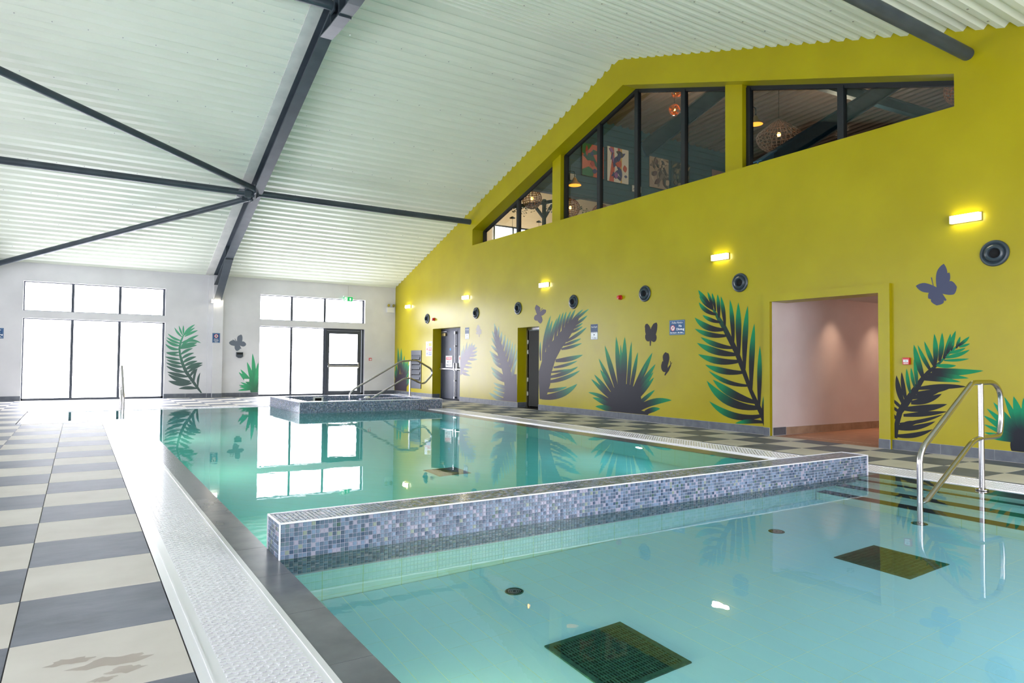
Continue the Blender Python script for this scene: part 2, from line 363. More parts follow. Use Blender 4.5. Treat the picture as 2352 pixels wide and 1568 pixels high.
# white closure strips beside each rafter
def sloped(mb, xa, xb, y0, y1, off0, off1):
    pts = [(y0, roof(y0)-off0), (y1, roof(y1)-off0), (y1, roof(y1)-off1), (y0, roof(y0)-off1)]
    return mb.prism(pts, lambda p: (xa, p[0], p[1]), lambda p: (xb, p[0], p[1]))
for k, xr in enumerate((3.505, -2.42)):
    mb = MB()
    for y0, y1 in ((D, YR), (YR, YN)): sloped(mb, xr-.325, xr-.03, y0, y1, .008, -.03)
    struct('trim_%d' % (4+k), mb, flash, 'pale flashing strip beside the steel rafter' if k == 0 else 'pale flashing strip beside the outer rafter')
    r = thing('steel_rafter', 'dark grey I-section rafter crossing the roof from ridge to white pilaster' if k == 0 else 'dark grey rafter of the next bay, left end of the tie beams', 'beam', (xr, YR, 0))
    def B(f, name, m=steel, r=r, xr=xr):
        mbb = MB(); f(mbb); mbb.v = [(x-xr, y-YR, z) for x, y, z in mbb.v]; return mbb.build(name, m, r)
    def flg(o0, o1, wd):
        def f(b):
            for y0, y1 in ((D, YR), (YR, YN)): sloped(b, xr-wd/2, xr+wd/2, y0, y1, o0, o1)
        return f
    B(flg(.012, .03, .21), 'top_flange'); B(flg(.03, .335, .014), 'web')
    B(flg(.335, .353, .21), 'bottom_flange')
    for yy0, yy1, sg in ((22.13, 20.35, 1), (-.87, .9, -1)):
        def hn(b, yy0=yy0, yy1=yy1):
            zt = roof(yy0)-.35; zb = 2.95; z1 = roof(yy1)-.353
            b.prism([(yy0, zb), (yy1, z1), (yy1, z1-.018), (yy0, zb-.03)], lambda p: (xr-.105, p[0], p[1]), lambda p: (xr+.105, p[0], p[1]))
            b.prism([(yy0, zb), (yy1, z1), (yy0, zt)], lambda p: (xr-.007, p[0], p[1]), lambda p: (xr+.007, p[0], p[1]))
            b.box((xr-.105, yy1-.01, z1-.03), (xr+.105, yy1+.01, roof(yy1)-.01))
        B(hn, 'haunch')
    def ap(b):
        y = 1.0; za = roof(YR+y)-.353; zc = 6.72 
        b.prism([(YR+y, za), (YR+.42, zc), (YR-.42, zc), (YR-y, za), (YR-y, za-.018), (YR-.42, zc-.02), (YR+.42, zc-.02), (YR+y, za-.018)], lambda p: (xr-.105, p[0], p[1]), lambda p: (xr+.105, p[0], p[1]))
        b.prism([(YR+y, za), (YR+.42, zc), (YR-.42, zc), (YR-y, za), (YR, roof(YR)-.35)], lambda p: (xr-.007, p[0], p[1]), lambda p: (xr+.007, p[0], p[1]))
        b.box((xr-.105, YR-.012, zc-.045), (xr+.105, YR+.012, roof(YR)-.02))
        for s_ in (-1, 1): b.box((xr-.105, YR+s_*.42-.006, zc), (xr+.105, YR+s_*.42+.006, roof(YR+.42)-.03))
    B(ap, 'apex_haunch')
# round tie beams and diagonal bracing
def tie(label, a, b, r=.078, name='tie_beam', plates=(1, 0), sq=False):
    a = Vector(a); b = Vector(b); t = thing(name, label, 'beam', a)
    z = Vector((0, 0, 0)); d = b-a
    MB().tube([z, d], r, 20).build('tube', steel, t, smooth=True)
    n = d.normalized()
    for flag, p, s_ in ((plates[0], z, 1), (plates[1], d, -1)):
        if flag: MB().box((p.x+n.x*s_*.0-.012, -.1+p.y, -.11+p.z), (p.x+.012, .1+p.y, .11+p.z)).build('end_plate', steel, t)
    return t
tie('round steel tie from rafter to yellow wall, ending left of the stepped windows', (3.52, 16.95, 5.12), (W, 16.95, 5.12))
tie('round steel tie ending on the yellow wall at top right, above the last window', (3.62, 4.07, 5.04), (W, 4.07, 5.04))
tie('horizontal steel tie left of the rafter, between the two diagonals', (3.42, 16.95, 5.10), (-2.4, 16.95, 5.10))
tie('horizontal steel tie just under the ridge at the top left edge', (3.4, 10.95, 6.98), (-2.4, 10.95, 6.98))
tie('diagonal brace climbing from the rafter joint to the upper left', (3.42, 16.75, 5.17), (-2.35, 13.45, 6.12), .07, 'diagonal_brace')
tie('diagonal brace falling from the rafter joint to the lower left', (3.42, 17.1, 5.04), (-2.3, 22.1, 3.40), .07, 'diagonal_brace')
t = thing('gusset_plate', 'dark bolted gusset plate where tie and braces meet the rafter', 'bracket', (3.35, 16.95, 5.08))
MB().prism([(-.28, .12), (-.1, .22), (.06, .06), (.06, -.1), (-.1, -.24), (-.28, -.16)], lambda p: (p[0], p[1], -p[1]*SL-.004), lambda p: (p[0], p[1], -p[1]*SL-.016)).build('plate', steel, t)
MB().box((-.15, -.16, -.12), (.0, -.148, .1)).build('stiffener', steel, t); MB().box((-.15, .148, -.14), (.0, .16, .08)).build('stiffener', steel, t)

# ================================================================ FLOOR
hole = [(.381, 0), (7.64, 0), (7.64, 14.95), (7.5, 14.95), (7.5, 17.65), (4.05, 17.65), (4.05, 17.9), (-.9, 17.9), (-.9, 14.45), (.381, 14.45)]
floor = struct('floor', MB().slab([(XL, YN), (W, YN), (W, D), (XL, D)], [hole], lambda p: (p[0], p[1], -.008), lambda p: (p[0], p[1], -.14)), groutd, 'checkerboard pool deck of cream and slate tiles')
def clip(poly, ax, val, keep):     # clip a polygon against a vertical or horizontal line
    out = []
    for i in range(len(poly)):
        a = poly[i-1]; b = poly[i]; ia = keep*(a[ax]-val) >= 0; ib = keep*(b[ax]-val) >= 0
        if ia != ib:
            t = (val-a[ax])/(b[ax]-a[ax]); out.append((a[0]+(b[0]-a[0])*t, a[1]+(b[1]-a[1])*t))
        if ib: out.append(b)
    return out
rects = [(XL, YN, .381, 14.45, 0), (XL, 14.45, -.9, 17.9, 0), (XL, 17.9, 7.6, D, 0), (7.64, YN, W, 17.9, 1), (7.6, 17.9, W, D, 1), (.381, YN, 7.64, 0, 0)]
tiles = []
for x0, y0, x1, y1, reg in rects:
    px = 8.32 if reg else -.204
    for i in range(math.floor((x0-px)/.6), math.ceil((x1-px)/.6)):
        for j in range(math.floor((y0-3.33)/.6), math.ceil((y1-3.33)/.6)):
            a, b = px+i*.6, 3.33+j*.6; g = .0022
            p = (max(a+g, x0+.001), max(b+g, y0+.001), min(a+.6-g, x1-.001), min(b+.6-g, y1-.001))
            if p[2]-p[0] < .02 or p[3]-p[1] < .02: continue
            dark = ((i+j) % 2 == 0) != bool(reg)
            c = Vector(((p[0]+p[2])/2, (p[1]+p[3])/2, 0)); v = c-EYE; k = v.dot(FW)
            u = 1176+FPX*v.dot(RT)/k if k > .2 else -999; vv = 784-FPX*v.dot(UP)/k if k > .2 else -999
            vis = -80 < u < 2430 and 0 < vv < 1650
            tiles.append((not vis, v.length, p, dark))
tiles.sort(key=lambda t: (t[0], t[1])); cache = {}
rest = {True: MB(), False: MB()}
for n, (nv, _, p, dark) in enumerate(tiles):
    if n < 290 and not nv:
        key = (round(p[2]-p[0], 3), round(p[3]-p[1], 3), dark)
        if key not in cache:
            w_, h_, b_ = key[0], key[1], .002
            vs = [(0, 0, -.01), (w_, 0, -.01), (w_, h_, -.01), (0, h_, -.01), (0, 0, -b_), (w_, 0, -b_), (w_, h_, -b_), (0, h_, -b_), (b_, b_, 0), (w_-b_, b_, 0), (w_-b_, h_-b_, 0), (b_, h_-b_, 0)]
            fs = [(i, (i+1) % 4, (i+1) % 4+4, i+4) for i in range(4)] + [(i+4, (i+1) % 4+4, (i+1) % 4+8, i+8) for i in range(4)] + [(8, 9, 10, 11)]
            cache[key] = MB().add(vs, fs).mesh('tile', slate if dark else cream)
        link('tile', cache[key], floor, (p[0], p[1], random.uniform(-.0006, .0006)))
    else: rest[dark].box((p[0], p[1], -.01), (p[2], p[3], 0))
for dk in (True, False): tag(rest[dk].build('tile_field', slate if dk else cream, floor), kind='stuff')
# puddles left on the deck
pm = mat('wet_film', (160, 132, 116), .05); N, L, b = nodes(pm); b.inputs['Alpha'].default_value = .28
mb = MB()
def blob(cx, cy, rx, ry, z, n=40, seed=0):
    rr = random.Random(seed); ph = [rr.uniform(0, 6.28) for _ in range(4)]
    k = len(mb.v)
    pts = [(cx + rx*cos(t)*(1+.22*sin(3*t+ph[0])+.12*sin(7*t+ph[1])+.06*sin(13*t+ph[2])), cy + ry*sin(t)*(1+.25*sin(4*t+ph[3])+.12*sin(9*t+ph[0])), z) for t in [2*pi*i/n for i in range(n)]]
    mb.add(pts, [tuple(range(n))])
blob(.14, 2.98, .12, .045, .0012, seed=5); blob(.0, 3.06, .07, .03, .0013, seed=9); blob(.17, 2.88, .06, .03, .0014, seed=12); blob(.1, 2.83, .04, .02, .0012, seed=2)
tag(mb.build('puddle', pm), 'shallow puddle spilt on the nearest cream tile', 'puddle')

# skirting: slate tiles along the walls
def skirting(name, runs, label, m=skirt, h=.13, t=.014):
    base = struct(name, (lambda b: [b.bar((a[0], a[1], h/2+.002), (c[0], c[1], h/2+.002), t*.7, h-.002) for a, c in runs] and b)(MB()), groutl, label)
    for a, c in runs:
        a = Vector((a[0], a[1], 0)); c = Vector((c[0], c[1], 0)); Ln = (c-a).length; d = (c-a)/Ln; k = max(1, round(Ln/.6))
        for i in range(k):
            p = a + d*(Ln*i/k+.002); q = a + d*(Ln*(i+1)/k-.002)
            MB().bar(p+Vector((0, 0, h/2+.003)), q+Vector((0, 0, h/2+.003)), t, h-.006).build('skirting_tile', m, base)
    return base
s_ = W-.007
skirting('baseboard_right', [((s_, YN), (s_, 5.045)), ((s_, 7.06), (s_, 13.465)), ((s_, 14.41), (s_, 17.47)), ((s_, 19.29), (s_, D)), ((W-.062, 5.045), (W-.062, 5.2)), ((W-.062, 6.945), (W-.062, 7.06)),
    ((W, 6.931), (W+.32, 6.931)), ((W, 14.403), (W+.26, 14.403)), ((W, 19.283), (W+.26, 19.283))], 'grey tiled skirting along the yellow wall')
skirting('baseboard_far', [((XL, D-.007), (XA0, D-.007)), ((XA1, D-.007), (3.27, D-.007)), ((3.27, D-.057), (3.40, D-.057)), ((3.40, D-.167), (3.675, D-.167)), ((3.675, D-.007), (XB0, D-.007)), ((XB1, D-.007), (W, D-.007))], 'dark grey tiled skirting along the white end wall')

# ================================================================ POOL SHELL
mb = MB(); ZD = -1.35; ZS = -.8
def pwall(x0, y0, x1, y1, z0, z1=-.03): mb.box((x0, y0, z0), (x1, y1, z1))
pwall(.80, 0, .987, 14.86, ZD-.1)                       # left side
pwall(-.44, 14.66, .987, 14.86, ZD-.1)                  # near side of the bay
pwall(-.44, 14.66, -.265, 17.6, ZD-.1)
pwall(-.44, 17.38, 7.2, 17.6, ZD-.1)                    # far
pwall(6.728, 4.2, 7.0, 17.6, ZD-.1)                     # deep right
pwall(.8, .4, 7.3, .6, ZD-.1)                           # near end
pwall(7.1, .4, 7.3, 4.3, ZD-.1)
mb.box((-.5, 4.2, ZD-.12), (7.2, 17.6, ZD))             # deep floor
mb.box((.8, .4, ZS-.12), (7.2, 4.3, ZS-.012))           # shallow floor bed
mb.box((.987, 4.01, ZD), (6.9, 4.27, -.31))             # below the divider
mb.box((6.9, 4.01, ZD), (7.2, 4.3, -.03))
for i, x in enumerate((6.75, 6.69, 6.34, 6.03)): mb.box((x, .6, -.8), (7.1, 4.0, (-.022, -.15, -.30, -.45)[i]))
for i in range(4): mb.box((-.265, 17.38-.3*(i+1), ZD), (.987, 17.4, -.15*(i+1)+.02))   # steps of the bay
struct('trim_6', mb, poolw, 'turquoise tiled pool shell below the water')
# nosing bands on the steps
nb = thing('step_nosings', 'dark nosing strips on the submerged steps beside the near handrail', 'steps', (0, 0, 0))
for i, (x, z) in enumerate(((6.69, -.15), (6.34, -.30), (6.03, -.45))): MB().box((x-.004, .62, z-.03), (x+.13, 3.99, z+.003)).build('nosing', pooldk, nb)
MB().box((6.84, .62, -.03), (7.1, 4.0, -.017)).build('top_tread', coping, nb)
# shallow pool floor tiles
pf = struct('trim_7', MB().box((.99, .6, ZS-.012), (6.03, 4.0, ZS-.0015)), pgrout, 'tiled floor of the near shallow pool')
tm = MB().box((0, 0, 0), (.1215, .2465, .006)).mesh('tile', poolt); cnt = 0; restm = MB(); L_t = []
for i in range(42):
    for j in range(15):
        x = .9965+i*.125-.014; y = .62+j*.249
        if y > 3.98 or x > 6.02: continue
        if y+.2465 > 4.0 or x+.1215 > 6.03: restm.box((x, y, ZS-.006), (min(x+.1215, 6.03), min(y+.2465, 3.998), ZS)); continue
        if any(gx-.02 < x+.06 < gx+.52 and gy-.02 < y+.12 < gy+.54 for gx, gy in ((2.04, 2.36), (4.49, 2.32))): continue
        L_t.append(((Vector((x, y, -.8))-EYE).length + (50 if (x < 1.4 and y < 2) or y < 1.6 else 0), x, y))
L_t.sort()
for n, (_, x, y) in enumerate(L_t):
    if n < 280: link('tile', tm, pf, (x, y, ZS-.006))
    else: restm.box((x, y, ZS-.006), (x+.1215, y+.2465, ZS))
for x0_, y0_, x1_, y1_ in ((1.9, 2.15, 2.72, 3.1), (4.3, 2.1, 5.15, 3.1)):
    restm.box((x0_, y0_, ZS-.009), (x1_, y1_, ZS-.0005))
tag(restm.build('tile_field', poolt, pf), kind='stuff')
# coping slabs (a film of water runs over them)
def strip_tiles(name, label, m, along, p0, p1, c0, c1, z0, z1, step=.6, phase=3.134, grout=groutd):
    a, b = min(p0, p1), max(p0, p1)
    bx = lambda s, e, za, zb: ((c0, s, za), (c1, e, zb)) if along == 'y' else ((s, c0, za), (e, c1, zb))
    base = struct(name, MB().box(*bx(a, b, z0-.03, z0)), grout, label)
    k = math.floor((a-phase)/step)
    while phase+k*step < b:
        s = max(a, phase+k*step)+.0015; e = min(b, phase+(k+1)*step)-.0015
        if e-s > .01: MB().box(*bx(s, e, z0-.002, z1)).build('coping_slab', m, base)
        k += 1
    return base
strip_tiles('trim_8', 'submerged slate coping along the left pool edge', coping, 'y', .6, 14.86, .812, .987, -.026, -.003)
strip_tiles('trim_9', 'slate coping strip along the right pool edge', coping, 'y', 4.285, 14.95, 6.728, 7.0, -.026, -.003)
strip_tiles('trim_10', 'slate coping on the left side of the pool bay', coping, 'y', 14.86, 17.38, -.445, -.268, -.026, -.003)
# overflow gutters with white grating
def gutter(label, along, a, b, c0, c1, lip0, lip1, pitch=.024):
    t = thing('overflow_gutter', label, 'gutter', ((c0 if along == 'y' else a), (a if along == 'y' else c0), 0))
    o = t.location.copy()
    def bx(mb, s, e, q0, q1, z0, z1):
        A = (q0, s, z0) if along == 'y' else (s, q0, z0); B = (q1, e, z1) if along == 'y' else (e, q1, z1)
        mb.box([A[i]-o[i] for i in range(3)], [B[i]-o[i] for i in range(3)])
    mb = MB(); bx(mb, a, b, c0, c0+lip0, -.06, .0); bx(mb, a, b, c1-lip1, c1, -.06, .0); bx(mb, a, b, c0, c1, -.075, -.055); mb.build('channel', gutw, t)
    mb = MB(); bx(mb, a, b, c0+lip0*.45, c0+lip0*.55, 0, .004); bx(mb, a, b, c1-lip1*.55, c1-lip1*.45, 0, .004); mb.build('rib', gutw, t)
    mb = MB(); n = int((b-a)/pitch); q0, q1 = c0+lip0, c1-lip1
    for i in range(n):
        s = a+i*pitch+.004; bx(mb, s, s+pitch*.62, q0, q1, -.008, .001 + (.0008 if i % 2 else 0))
    m_ = 8
    for k in range(m_+1):
        q = q0+(q1-q0)*k/m_; bx(mb, a, b, q-.0022, q+.0022, -.03, -.001)
    # short raised studs, staggered
    for i in range(n):
        if i*pitch > 9: break
        s = a+i*pitch+.004
        for k in range(m_):
            q = q0+(q1-q0)*(k+.08+(.5 if i % 2 else 0))/m_
            if q+.006 < q1: bx(mb, s, s+pitch*.62, q, q+.0045, 0, .0032)
    tag(mb.build('grating', gutw, t), kind='stuff'); return t
gutter('white overflow gutter with grating along the left pool edge, running towards the camera', 'y', .6, 14.86, .385, .81, .085, .05)
gutter('white overflow gutter with grating along the right pool edge', 'y', .0, 14.95, 7.13, 7.64, .05, .05)
gutter('white overflow gutter in front of the far windows', 'x', -.88, 4.04, 17.39, 17.89, .05, .12, .05)
gutter('short white gutter at the near side of the pool bay', 'x', -.88, .381, 14.46, 14.85, .05, .06, .05)
gutter('white gutter at the left side of the pool bay', 'y', 14.86, 17.38, -.88, -.45, .05, .05, .05)
gutter('white overflow gutter closing the near end of the pool', 'x', .40, 7.1, .02, .42, .05, .05, .05)
MB_ = MB().box((7.0, 4.28, -.08), (7.13, 14.95, -.014)); struct('trim_11', MB_, gutw, 'white inner edge of the right gutter')
# water
def sheet(name, outer, m, z, label):
    fs = [tuple(t) for t in tessellate_polygon([[Vector((p[0], p[1], 0)) for p in outer]])]
    o = MB().add([(p[0], p[1], z) for p in outer], fs).build(name, m)
    if o.data.polygons[0].normal.z < 0: o.data.flip_normals()
    return tag(o, label, 'water')
sheet('pool_water', [(.987, 4.14), (7.1, 4.14), (7.1, 4.3), (6.728, 4.3), (6.728, 14.95), (4.05, 14.95), (4.05, 17.38), (-.268, 17.38), (-.268, 14.86), (.987, 14.86)], waterd, -.004, 'deep turquoise water of the main pool, mirroring the windows')
sheet('pool_water', [(.987, .42), (7.13, .42), (7.13, 4.14), (.987, 4.14)], waterm, -.004, 'pale clear water of the near shallow pool, this side of the mosaic divider')

# ================================================================ MOSAIC WALLS
MP = .025
def mosaic_faces(t, faces, parts=0):
    # faces: (origin, U, V, nu, nv, normal); tiles nearest the viewer become parts
    A = []
    for o, U_, V_, nu, nv, N_2 in faces:
        o, U_, V_, N_2 = map(Vector, (o, U_, V_, N_2))
        for i in range(nu):
            for j in range(nv):
                c = o + U_*(i*MP) + V_*(j*MP); A.append((((t.location+c)-EYE).length, c, U_, V_, N_2))
    if parts: A.sort(key=lambda q: q[0])
    f = MB(); cache = {}
    def tv(c, U_, V_, N_2):
        a = MP-.0022; b = .0022; q = [(0, 0), (a, 0), (a, a), (0, a)]; q2 = [(b, b), (a-b, b), (a-b, a-b), (b, a-b)]; e = .0011
        vs = [c + U_*(x+e) + V_*(y+e) for x, y in q] + [c + U_*(x+e) + V_*(y+e) + N_2*.0032 for x, y in q2]
        return vs, [(4, 5, 6, 7)] + [(i, (i+1) % 4, (i+1) % 4+4, i+4) for i in range(4)]
    for n, (_, c, U_, V_, N_2) in enumerate(A):
        jit = N_2 + U_*random.uniform(-.02, .02) + V_*random.uniform(-.02, .02)
        if n < parts:
            k = tuple(N_2)
            if k not in cache:
                vs, fs = tv(Vector((0, 0, 0)), U_, V_, N_2); cache[k] = MB().add(vs, fs).mesh('mosaic_tile', mosO)
            link('mosaic_tile', cache[k], t, c)
        else:
            vs, fs = tv(c, U_, V_, N_2); f.add(vs, fs)
    tag(f.build('mosaic_field', mosI, t), kind='stuff')
X0, X1, Y0, Y1 = .987, 6.907, 3.998, 4.283; ZT = .202
t = thing('divider_wall', 'low mosaic-clad wall dividing the shallow pool from the main pool', 'wall', (X0, Y0, 0))
lx, ly = X1-X0, Y1-Y0
MB().box((.003, .003, -.33), (lx-.003, ly-.003, ZT-.003)).build('core', mgrout, t)
nx, nyy, nz = int(lx/MP)-0, 11, 20
zb = ZT-.006-nz*MP
mosaic_faces(t, [((.006, .003, zb), (1, 0, 0), (0, 0, 1), nx, nz, (0, -1, 0)), ((.003, ly-.006, zb), (0, -1, 0), (0, 0, 1), nyy, nz, (-1, 0, 0)),
    ((.006, ly-.003, zb), (1, 0, 0), (0, 0, 1), nx, nz, (0, 1, 0)), ((lx-.003, .006, zb), (0, 1, 0), (0, 0, 1), nyy, nz, (1, 0, 0)), ((.006, .006, ZT-.003), (1, 0, 0), (0, 1, 0), nx, nyy, (0, 0, 1))], 295)
mb = MB(); e = .0085
for yy in (0, ly): mb.box((0, yy-e/2, ZT-e/2), (lx, yy+e/2, ZT+e/2))
for xx in (0, lx):
    mb.box((xx-e/2, 0, ZT-e/2), (xx+e/2, ly, ZT+e/2))
    for yy in (0, ly): mb.box((xx-e/2, yy-e/2, -.16), (xx+e/2, yy+e/2, ZT))
mb.build('edge_trim', gutw, t)

SX0, SX1, SY0, SY1, SZ = 4.06, 7.5, 14.95, 17.65, .235
t = thing('spa_pool', 'raised rectangular spa pool clad in blue mosaic at the far right corner', 'spa pool', (SX0, SY0, 0)); spa = t
lx, ly = SX1-SX0, SY1-SY0; wt = .22; wr = .34
mb = MB().slab([(.003, .003), (lx-.003, .003), (lx-.003, ly-.003), (.003, ly-.003)], [[(wt, wt), (lx-wr, wt), (lx-wr, ly-wt), (wt, ly-wt)]], lambda p: (p[0], p[1], SZ-.003), lambda p: (p[0], p[1], -.3))
mb.build('shell', mgrout, t)
nx, ny, nz = int(lx/MP), int(ly/MP), 11; zb = SZ-.006-nz*MP
mosaic_faces(t, [((.003, .003, zb), (1, 0, 0), (0, 0, 1), nx, nz, (0, -1, 0)), ((.003, ly-.003, zb), (0, -1, 0), (0, 0, 1), ny, nz, (-1, 0, 0)), ((lx-.003, .003, zb), (0, 1, 0), (0, 0, 1), ny, nz, (1, 0, 0)),
    ((wt, ly-wt, SZ-.006-8*MP), (1, 0, 0), (0, 0, 1), int((lx-wt-wr)/MP), 8, (0, -1, 0)), ((wt, wt, SZ-.006-8*MP), (0, 1, 0), (0, 0, 1), int((ly-2*wt)/MP), 8, (1, 0, 0)), ((lx-wr, ly-wt, SZ-.006-8*MP), (0, -1, 0), (0, 0, 1), int((ly-2*wt)/MP), 8, (-1, 0, 0)),
    ((0.003, .003, SZ-.003), (1, 0, 0), (0, 1, 0), nx, 9, (0, 0, 1)), ((.003, ly-wt-.003, SZ-.003), (1, 0, 0), (0, 1, 0), nx, 9, (0, 0, 1)), ((.003, wt, SZ-.003), (1, 0, 0), (0, 1, 0), 9, int((ly-2*wt)/MP), (0, 0, 1)), ((lx-wr+.003, wt, SZ-.003), (1, 0, 0), (0, 1, 0), 13, int((ly-2*wt)/MP), (0, 0, 1))])
# inner step wall
MB().box((1.75, 1.0, -.3), (2.95, 1.16, SZ-.01)).build('step_wall', mgrout, t)
mosaic_faces(t, [((1.75, .998, SZ-.012-7*MP), (1, 0, 0), (0, 0, 1), 48, 7, (0, -1, 0)), ((1.75, 1.0, SZ-.01), (1, 0, 0), (0, 1, 0), 48, 6, (0, 0, 1))])
mb = MB(); e = .012
mb.box((-.004, -.004, SZ-e), (lx+.004, .006, SZ+.003)).box((-.004, -.004, SZ-e), (.006, ly, SZ+.003)).box((lx-.006, -.004, SZ-e), (lx+.004, ly, SZ+.003)).box((-.004, -.004, -.1), (.005, .005, SZ))
mb.build('edge_trim', gutw, t)
MB().box((wt, wt, -.32), (lx-wr, ly-wt, -.28)).build('spa_floor', poolt, t)
sheet('spa_water', [(SX0+wt, SY0+wt), (SX1-wr, SY0+wt), (SX1-wr, SY1-wt), (SX0+wt, SY1-wt)], waterm, .085, 'still water inside the raised spa pool')
t = thing('skimmer', 'small framed skimmer mouth in the far inner wall of the spa', 'skimmer', (5.2, SY1-wt-.004, .15))
MB().slab([(-.13, -.085), (.13, -.085), (.13, .06), (-.13, .06)], [[(-.085, -.05), (.085, -.05), (.085, .03), (-.085, .03)]], lambda p: (p[0], -.02, p[1]), lambda p: (p[0], 0, p[1])).build('frame', wplas, t)
MB().box((-.085, -.006, -.05), (.085, -.002, .03)).build('opening', blackm, t)
MB().lathe([(.0, .05), (.05, .042), (.075, .02), (.08, 0)], (5.99-SX0, 16.03-SY0, .233), (0, 0, 1), 16).build('air_valve', wplas, spa, smooth=True)

# ================================================================ POOL FITTINGS
def main_drain(label, cx, cy, z, w_, h_):
    t = thing('main_drain', label, 'drain grate', (cx, cy, z), 0, None)
    a, b = w_/2, h_/2; f = .028
    MB().slab([(-a, -b), (a, -b), (a, b), (-a, b)], [[(-a+f, -b+f), (a-f, -b+f), (a-f, b-f), (-a+f, b-f)]], lambda p: (p[0], p[1], 0), lambda p: (p[0], p[1], .014)).build('frame', grate, t)
    mb = MB(); n = 26
    for i in range(n+1):
        x = -a+f+(w_-2*f)*i/n; mb.box((x-.0045, -b+f, .002), (x+.0045, b-f, .012))
    for i in range(n//2+1):
        y = -b+f+(h_-2*f)*i/(n//2); mb.box((-a+f, y-.005, .002), (a-f, y+.005, .011))
    tag(mb.build('grid', grate, t), kind='stuff'); MB().box((-a+f, -b+f, -.003), (a-f, b-f, .0)).build('sump', blackm, t)
main_drain('square green main drain grate on the shallow pool floor, nearest the camera', 2.295, 2.62, ZS, .51, .52)
main_drain('square green main drain grate on the shallow pool floor, by the handrail', 4.745, 2.59, ZS, .5, .52)
main_drain('small dark main drain grate on the deep pool floor', 3.92, 7.66, ZD, .44, .46)
def inlet(label, cx, cy, z, r=.057):
    t = thing('floor_inlet', label, 'inlet', (cx, cy, z))
    MB().lathe([(r, 0), (r, .008), (r*.86, .012), (r*.8, .004)], (0, 0, 0), (0, 0, 1), 28).build('rim', grate, t, smooth=True)
    mb = MB()
    for k in (.7, .5, .3): mb.lathe([(r*k, .002), (r*k, .01), (r*(k-.1), .01), (r*(k-.1), .002)], (0, 0, 0), (0, 0, 1), 24)
    mb.build('ring', satin, t, smooth=True); MB().lathe([(r*.8, .002), (.001, .002)], (0, 0, 0), (0, 0, 1), 24).build('throat', blackm, t)
inlet('round floor inlet on the shallow pool floor, left of the middle', 2.285, 3.548, ZS)
inlet('round floor inlet on the shallow pool floor, below the palm mural reflection', 4.72, 3.48, ZS, .062)
inlet('round floor inlet close to the handrail leg', 5.9, 2.98, ZS, .062)
# underwater lamps set in the pool walls
def pool_lamp(label, x, y, z, nrm, col=(255, 244, 170), e=60):
    t = thing('pool_light', label, 'pool light', (x, y, z)); n = Vector(nrm)
    MB().lathe([(.0, .012), (.07, .012), (.085, .012), (.085, 0)], (0, 0, 0), n, 24).build('bezel', satin, t, smooth=True)
    mm = mat('pool_lamp_lens', (255, 250, 220), .3, emit=col, es=e)
    MB().lathe([(.001, .016), (.066, .0135)], (0, 0, 0), n, 24).build('lens', mm, t)
for lab, y in (('underwater lamp in the left wall of the shallow pool', 2.15), ('underwater lamp in the left wall of the main pool, near the divider', 5.5), ('underwater lamp in the left wall of the main pool, midway', 8.8), ('underwater lamp in the left wall of the main pool, far end', 12.2)):
    pool_lamp(lab, .988, y, (-.6 if y < 3 else -.42), (1, 0, 0), col=((255, 246, 170) if y < 3 else (246, 252, 200)), e=(400 if y < 3 else 380))
pool_lamp('unseen underwater fill lamp added in the right wall of the main pool, near the spa', 6.727, 12.8, -.42, (-1, 0, 0), col=(225, 246, 255), e=260)  # added lamp, brightens the deep water from an unseen spot
pool_lamp('unseen underwater fill lamp added in the right wall of the main pool, by the divider', 6.727, 7.2, -.42, (-1, 0, 0), col=(225, 246, 255), e=260)  # second added lamp on this side, lifts the deep water
pool_lamp('unseen underwater fill lamp added at the near end of the shallow pool', 4.0, .602, -.4, (0, 1, 0), col=(240, 250, 255), e=90)  # added out of view to brighten the shallow pool floor

# handrails
def handrail(label, base, rz, up_pts, low_pts, post_h, r=.0235, flange=True, deep=-.9):
    t = thing('handrail', label, 'handrail', base, rz)
    MB().tube([(0, 0, 0), (0, 0, post_h)], r, 16).build('post', chrome, t, smooth=True)
    MB().tube(arc([(x, 0, z) for x, z in up_pts], .09, 6), r, 16).build('top_rail', chrome, t, smooth=True)
    MB().tube(arc([(x, 0, z) for x, z in low_pts], .06, 6), r*.95, 16).build('lower_rail', chrome, t, smooth=True)
    if flange:
        MB().lathe([(.03, .0), (.055, .0), (.055, .008), (.03, .012)], (0, 0, 0), (0, 0, 1), 20).build('flange', chrome, t)
        for s in (-1, 1):
            MB().lathe([(.009, .0), (.009, .022), (.001, .026)], (s*.05, 0, 0), (0, 0, 1), 8).build('bolt', chrome, t)
up = [(-1.085, -.78), (-1.085, .36), (-1.03, .45), (-.17, .975), (-.10, .982), (.25, .982), (.39, .90), (.405, .62), (.36, .478), (.27, .472), (.0, .472)]
low = [(0, .472), (-.08, .468), (-.19, .44), (-1.085, -.06)]
handrail('polished steel pool handrail in the foreground at the right', (7.01, 2.985, 0), 0, up, low, .97)
handrail('polished steel handrail seen end-on at the far left, in front of the windows', (.81, 17.5, 0), pi/2, up, low, .97)
up2 = [(-1.62, -.35), (-1.62, .09), (-1.5, .2), (-.25, .905), (.05, .925), (.2, .925), (.62, .70), (.645, .56), (.42, .325), (.3, .33), (.0, .46), (-.06, .465)]
low2 = [(-.0, .46), (-.16, .455), (-1.0, -.02), (-1.25, -.16)]
handrail('long steel handrail rising over the raised spa pool', (7.33, 16.5, .236), 0, up2, low2, .92)

